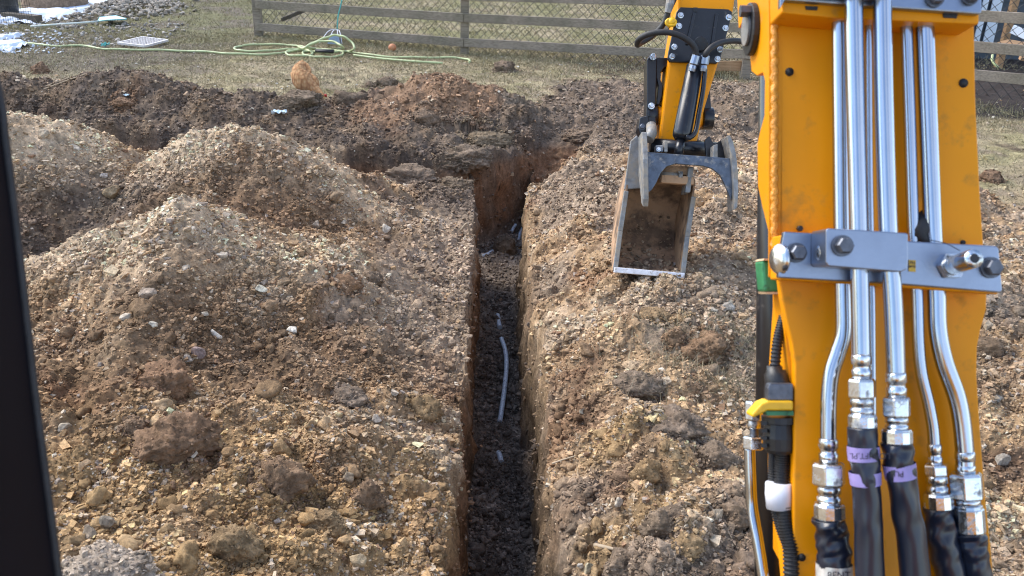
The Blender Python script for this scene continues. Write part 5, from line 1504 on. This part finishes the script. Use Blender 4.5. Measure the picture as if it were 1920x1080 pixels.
plate(cback, DT + 0.10, DT + 0.125).build("gusset", M["blackpaint"], thumb, bevel=0.003)
plate([(1338, 272), (1346, 270), (1346, 297), (1337, 297)], DT + 0.02, DT + 0.099).build("gusset", M["dusty"], thumb, bevel=0.003)
MB().box(P(1235, 280, DT + 0.06), RR * 0.020, UU * 0.018, FF * 0.03).build("lug", M["steel"], thumb, bevel=0.004)
hexbolt(1235, 280, DT + 0.03, 3.4, 0.012, M["fitting"], par=thumb)
MB().box(P(1247, 276, DT + 0.06), RR * 0.009, UU * 0.030, FF * 0.03).build("lug", M["dusty"], thumb, bevel=0.004)
MB().tube([P(1218, 274, DT + 0.24), P(1345, 282, DT + 0.24)], 0.045, 18).build("thumb_pin", M["blackpaint"], thumb)
MB().tube([P(1216, 262, DT + 0.18), P(1222, 250, DT + 0.2), P(1221, 236, DT + 0.26)], 0.03, 12).build("stay", M["dusty"], thumb)

# --- bucket
lc = P(1216, 513, 4.85)
bu = RR * 1.0 - UU * 0.085; bu /= np.linalg.norm(bu)
bv = UU - bu * (UU @ bu); bv = bv + bu * 0.055; bv /= np.linalg.norm(bv)
bd_ = np.cross(bu, bv); bd_ = bd_ if bd_ @ FF > 0 else -bd_
HWB = 0.176
prof = [(0.0, 0.0), (0.035, 0.14), (0.11, 0.27), (0.22, 0.37), (0.35, 0.41), (0.46, 0.36), (0.535, 0.25), (0.555, 0.12), (0.525, 0.03)]
prof_s = spline([(v, d, 0) for v, d in prof], 34)[:, :2]
TH = 0.012
def bpnt(s_, v, d): return lc + bu * s_ + bv * v + bd_ * d
nrm = np.stack([-np.gradient(prof_s[:, 1]), np.gradient(prof_s[:, 0])], 1); nrm /= np.linalg.norm(nrm, axis=1)[:, None]
if nrm[0] @ np.array([1, 0]) > 0: nrm = -nrm
outr = prof_s + nrm * TH
sh = MB()
for k in range(len(prof_s) - 1):
    q = [(prof_s[k], prof_s[k + 1], outr[k + 1], outr[k])]
    a, b, c, d = q[0]
ring = [tuple(p_) for p_ in prof_s] + [tuple(p_) for p_ in outr[::-1]]
n_p = len(prof_s)
A = [bpnt(-HWB, *p_) for p_ in ring]; B = [bpnt(HWB, *p_) for p_ in ring]
m = len(ring)
fs = [(i, (i + 1) % m, m + (i + 1) % m, m + i) for i in range(m)]
sh.add(A + B, fs, False)
bucket = sh.build("bucket", M["bucket"], EX)
sidep = [tuple(p_) for p_ in outr] + [(0.42, -0.005), (0.25, 0.02), (0.10, 0.005)]
for s_ in (-1, 1):
    a = [bpnt(s_ * HWB, *p_) for p_ in sidep]; b = [bpnt(s_ * (HWB + 0.012), *p_) for p_ in sidep]
    MB().prism(a, b).build("side_plate", M["bucket"], bucket, bevel=0.002)
    e0, e1, e2 = (0.0, -0.006), (0.22, 0.014), (0.44, -0.006)
    st_ = MB()
    for p0, p1 in ((e0, e1), (e1, e2)):
        st_.bar(bpnt(s_ * (HWB + 0.008), *p0), bpnt(s_ * (HWB + 0.008), *p1), 0.026, 0.022, FF)
    st_.build("side_strip", M["dusty"], bucket, bevel=0.004)
MB().bar(bpnt(-HWB - 0.016, 0.004, -0.01), bpnt(HWB + 0.016, 0.004, -0.01), 0.03, 0.046, bd_).build("cutting_edge", M["edge"], bucket, bevel=0.004)
for x0, y0, x1, y1, d, w in ((1240, 318, 1296, 322, 4.86, 0.05), (1238, 336, 1300, 340, 4.83, 0.045)):
    MB().bar(P(x0, y0, d), P(x1, y1, d), 0.06, w, UU).build("hinge_plate", M["bucket"], bucket, bevel=0.006)
MB().tube([P(1236, 327, 4.82), P(1276, 330, 4.82)], 0.016, 14).build("pin", M["dusty"], bucket)
MB().tube([P(1271, 329, 4.82), P(1279, 330, 4.82)], 0.024, 14).build("pin_head", M["dusty"], bucket)
plate([(1290, 314), (1300, 314), (1293, 362), (1283, 362)], 4.80, 4.92, 4.82).build("ear", M["dusty"], bucket, bevel=0.005)
plate([(1182, 264), (1195, 253), (1206, 290), (1207, 352), (1170, 356), (1176, 310)], 4.86, 4.875, 4.86).build("ear", M["dusty"], bucket, bevel=0.006)
soil_in = []
g = np.random.default_rng(77)
nb_ = 500
t = g.random(nb_) ** 3.0 * 0.5; s_ = g.uniform(-0.95, 0.95, nb_) * HWB
vv_ = np.interp(t, np.linspace(0, 1, n_p), prof_s[:, 0]); dd_ = np.interp(t, np.linspace(0, 1, n_p), prof_s[:, 1])
bp_ = lc[None] + bu[None] * s_[:, None] + bv[None] * (vv_ + 0.004)[:, None] + bd_[None] * (dd_ - 0.004)[:, None]
scatter("bucket_soil", bp_, 0.004 + 0.026 * g.random(nb_) ** 4, np.array([[0.36, 0.265, 0.18]]) * (0.5 + 0.9 * g.random((nb_, 1))), ICO1, 0.25, False)

# --- cab door pillar, close at the left
pl_out = [(-260, -400), (-112, -400), (-60, -80), (0, 172), (12, 260), (32, 420), (50, 580), (68, 740), (90, 910), (113, 1090), (140, 1300), (-260, 1300)]
pil = plate(pl_out, 0.50, 0.58, 0.58).build("cab_pillar", M["pillar"], EX, bevel=0.004)
seal_pts = [P(px - 3, py, 0.577) for px, py in ((-112, -400), (-60, -80), (0, 172), (12, 260), (32, 420), (50, 580), (68, 740), (90, 910), (113, 1090), (140, 1300))]
MB().tube(spline(seal_pts, 50), 0.0028, 12).build("door_seal", M["rubber"], pil)

# --- upper body, floor and tracks below and behind the eye point
hb_ = MB(); hb_.box((0.15, -0.75, 1.12), (0.82, 0, 0), (0, 1.05, 0), (0, 0, 0.36)); hb_.build("upper_body", M["blackpaint"], EX, bevel=0.05)
MB().box((0.0, -1.45, 1.85), (0.75, 0, 0), (0, 0.28, 0), (0, 0, 0.36)).build("engine_cover", M["yellow"], EX, bevel=0.06)
MB().box((-0.05, -0.55, 1.56), (0.28, 0, 0), (0, 0.26, 0), (0, 0, 0.07)).build("seat", M["black"], EX, bevel=0.03)
for sx in (-0.78, 0.80):
    MB().prism([(sx - 0.17, y_, z_) for y_, z_ in ((-1.75, 0.14), (-1.62, 0.0), (0.12, 0.0), (0.25, 0.14), (0.25, 0.40), (0.10, 0.54), (-1.6, 0.54), (-1.75, 0.40))],
               [(sx + 0.17, y_, z_) for y_, z_ in ((-1.75, 0.14), (-1.62, 0.0), (0.12, 0.0), (0.25, 0.14), (0.25, 0.40), (0.10, 0.54), (-1.6, 0.54), (-1.75, 0.40))]).build("track", M["rubber"], EX, bevel=0.02)
MB().box((0.0, -0.75, 0.62), (0.5, 0, 0), (0, 0.5, 0), (0, 0, 0.15)).build("undercarriage", M["blackpaint"], EX, bevel=0.02)
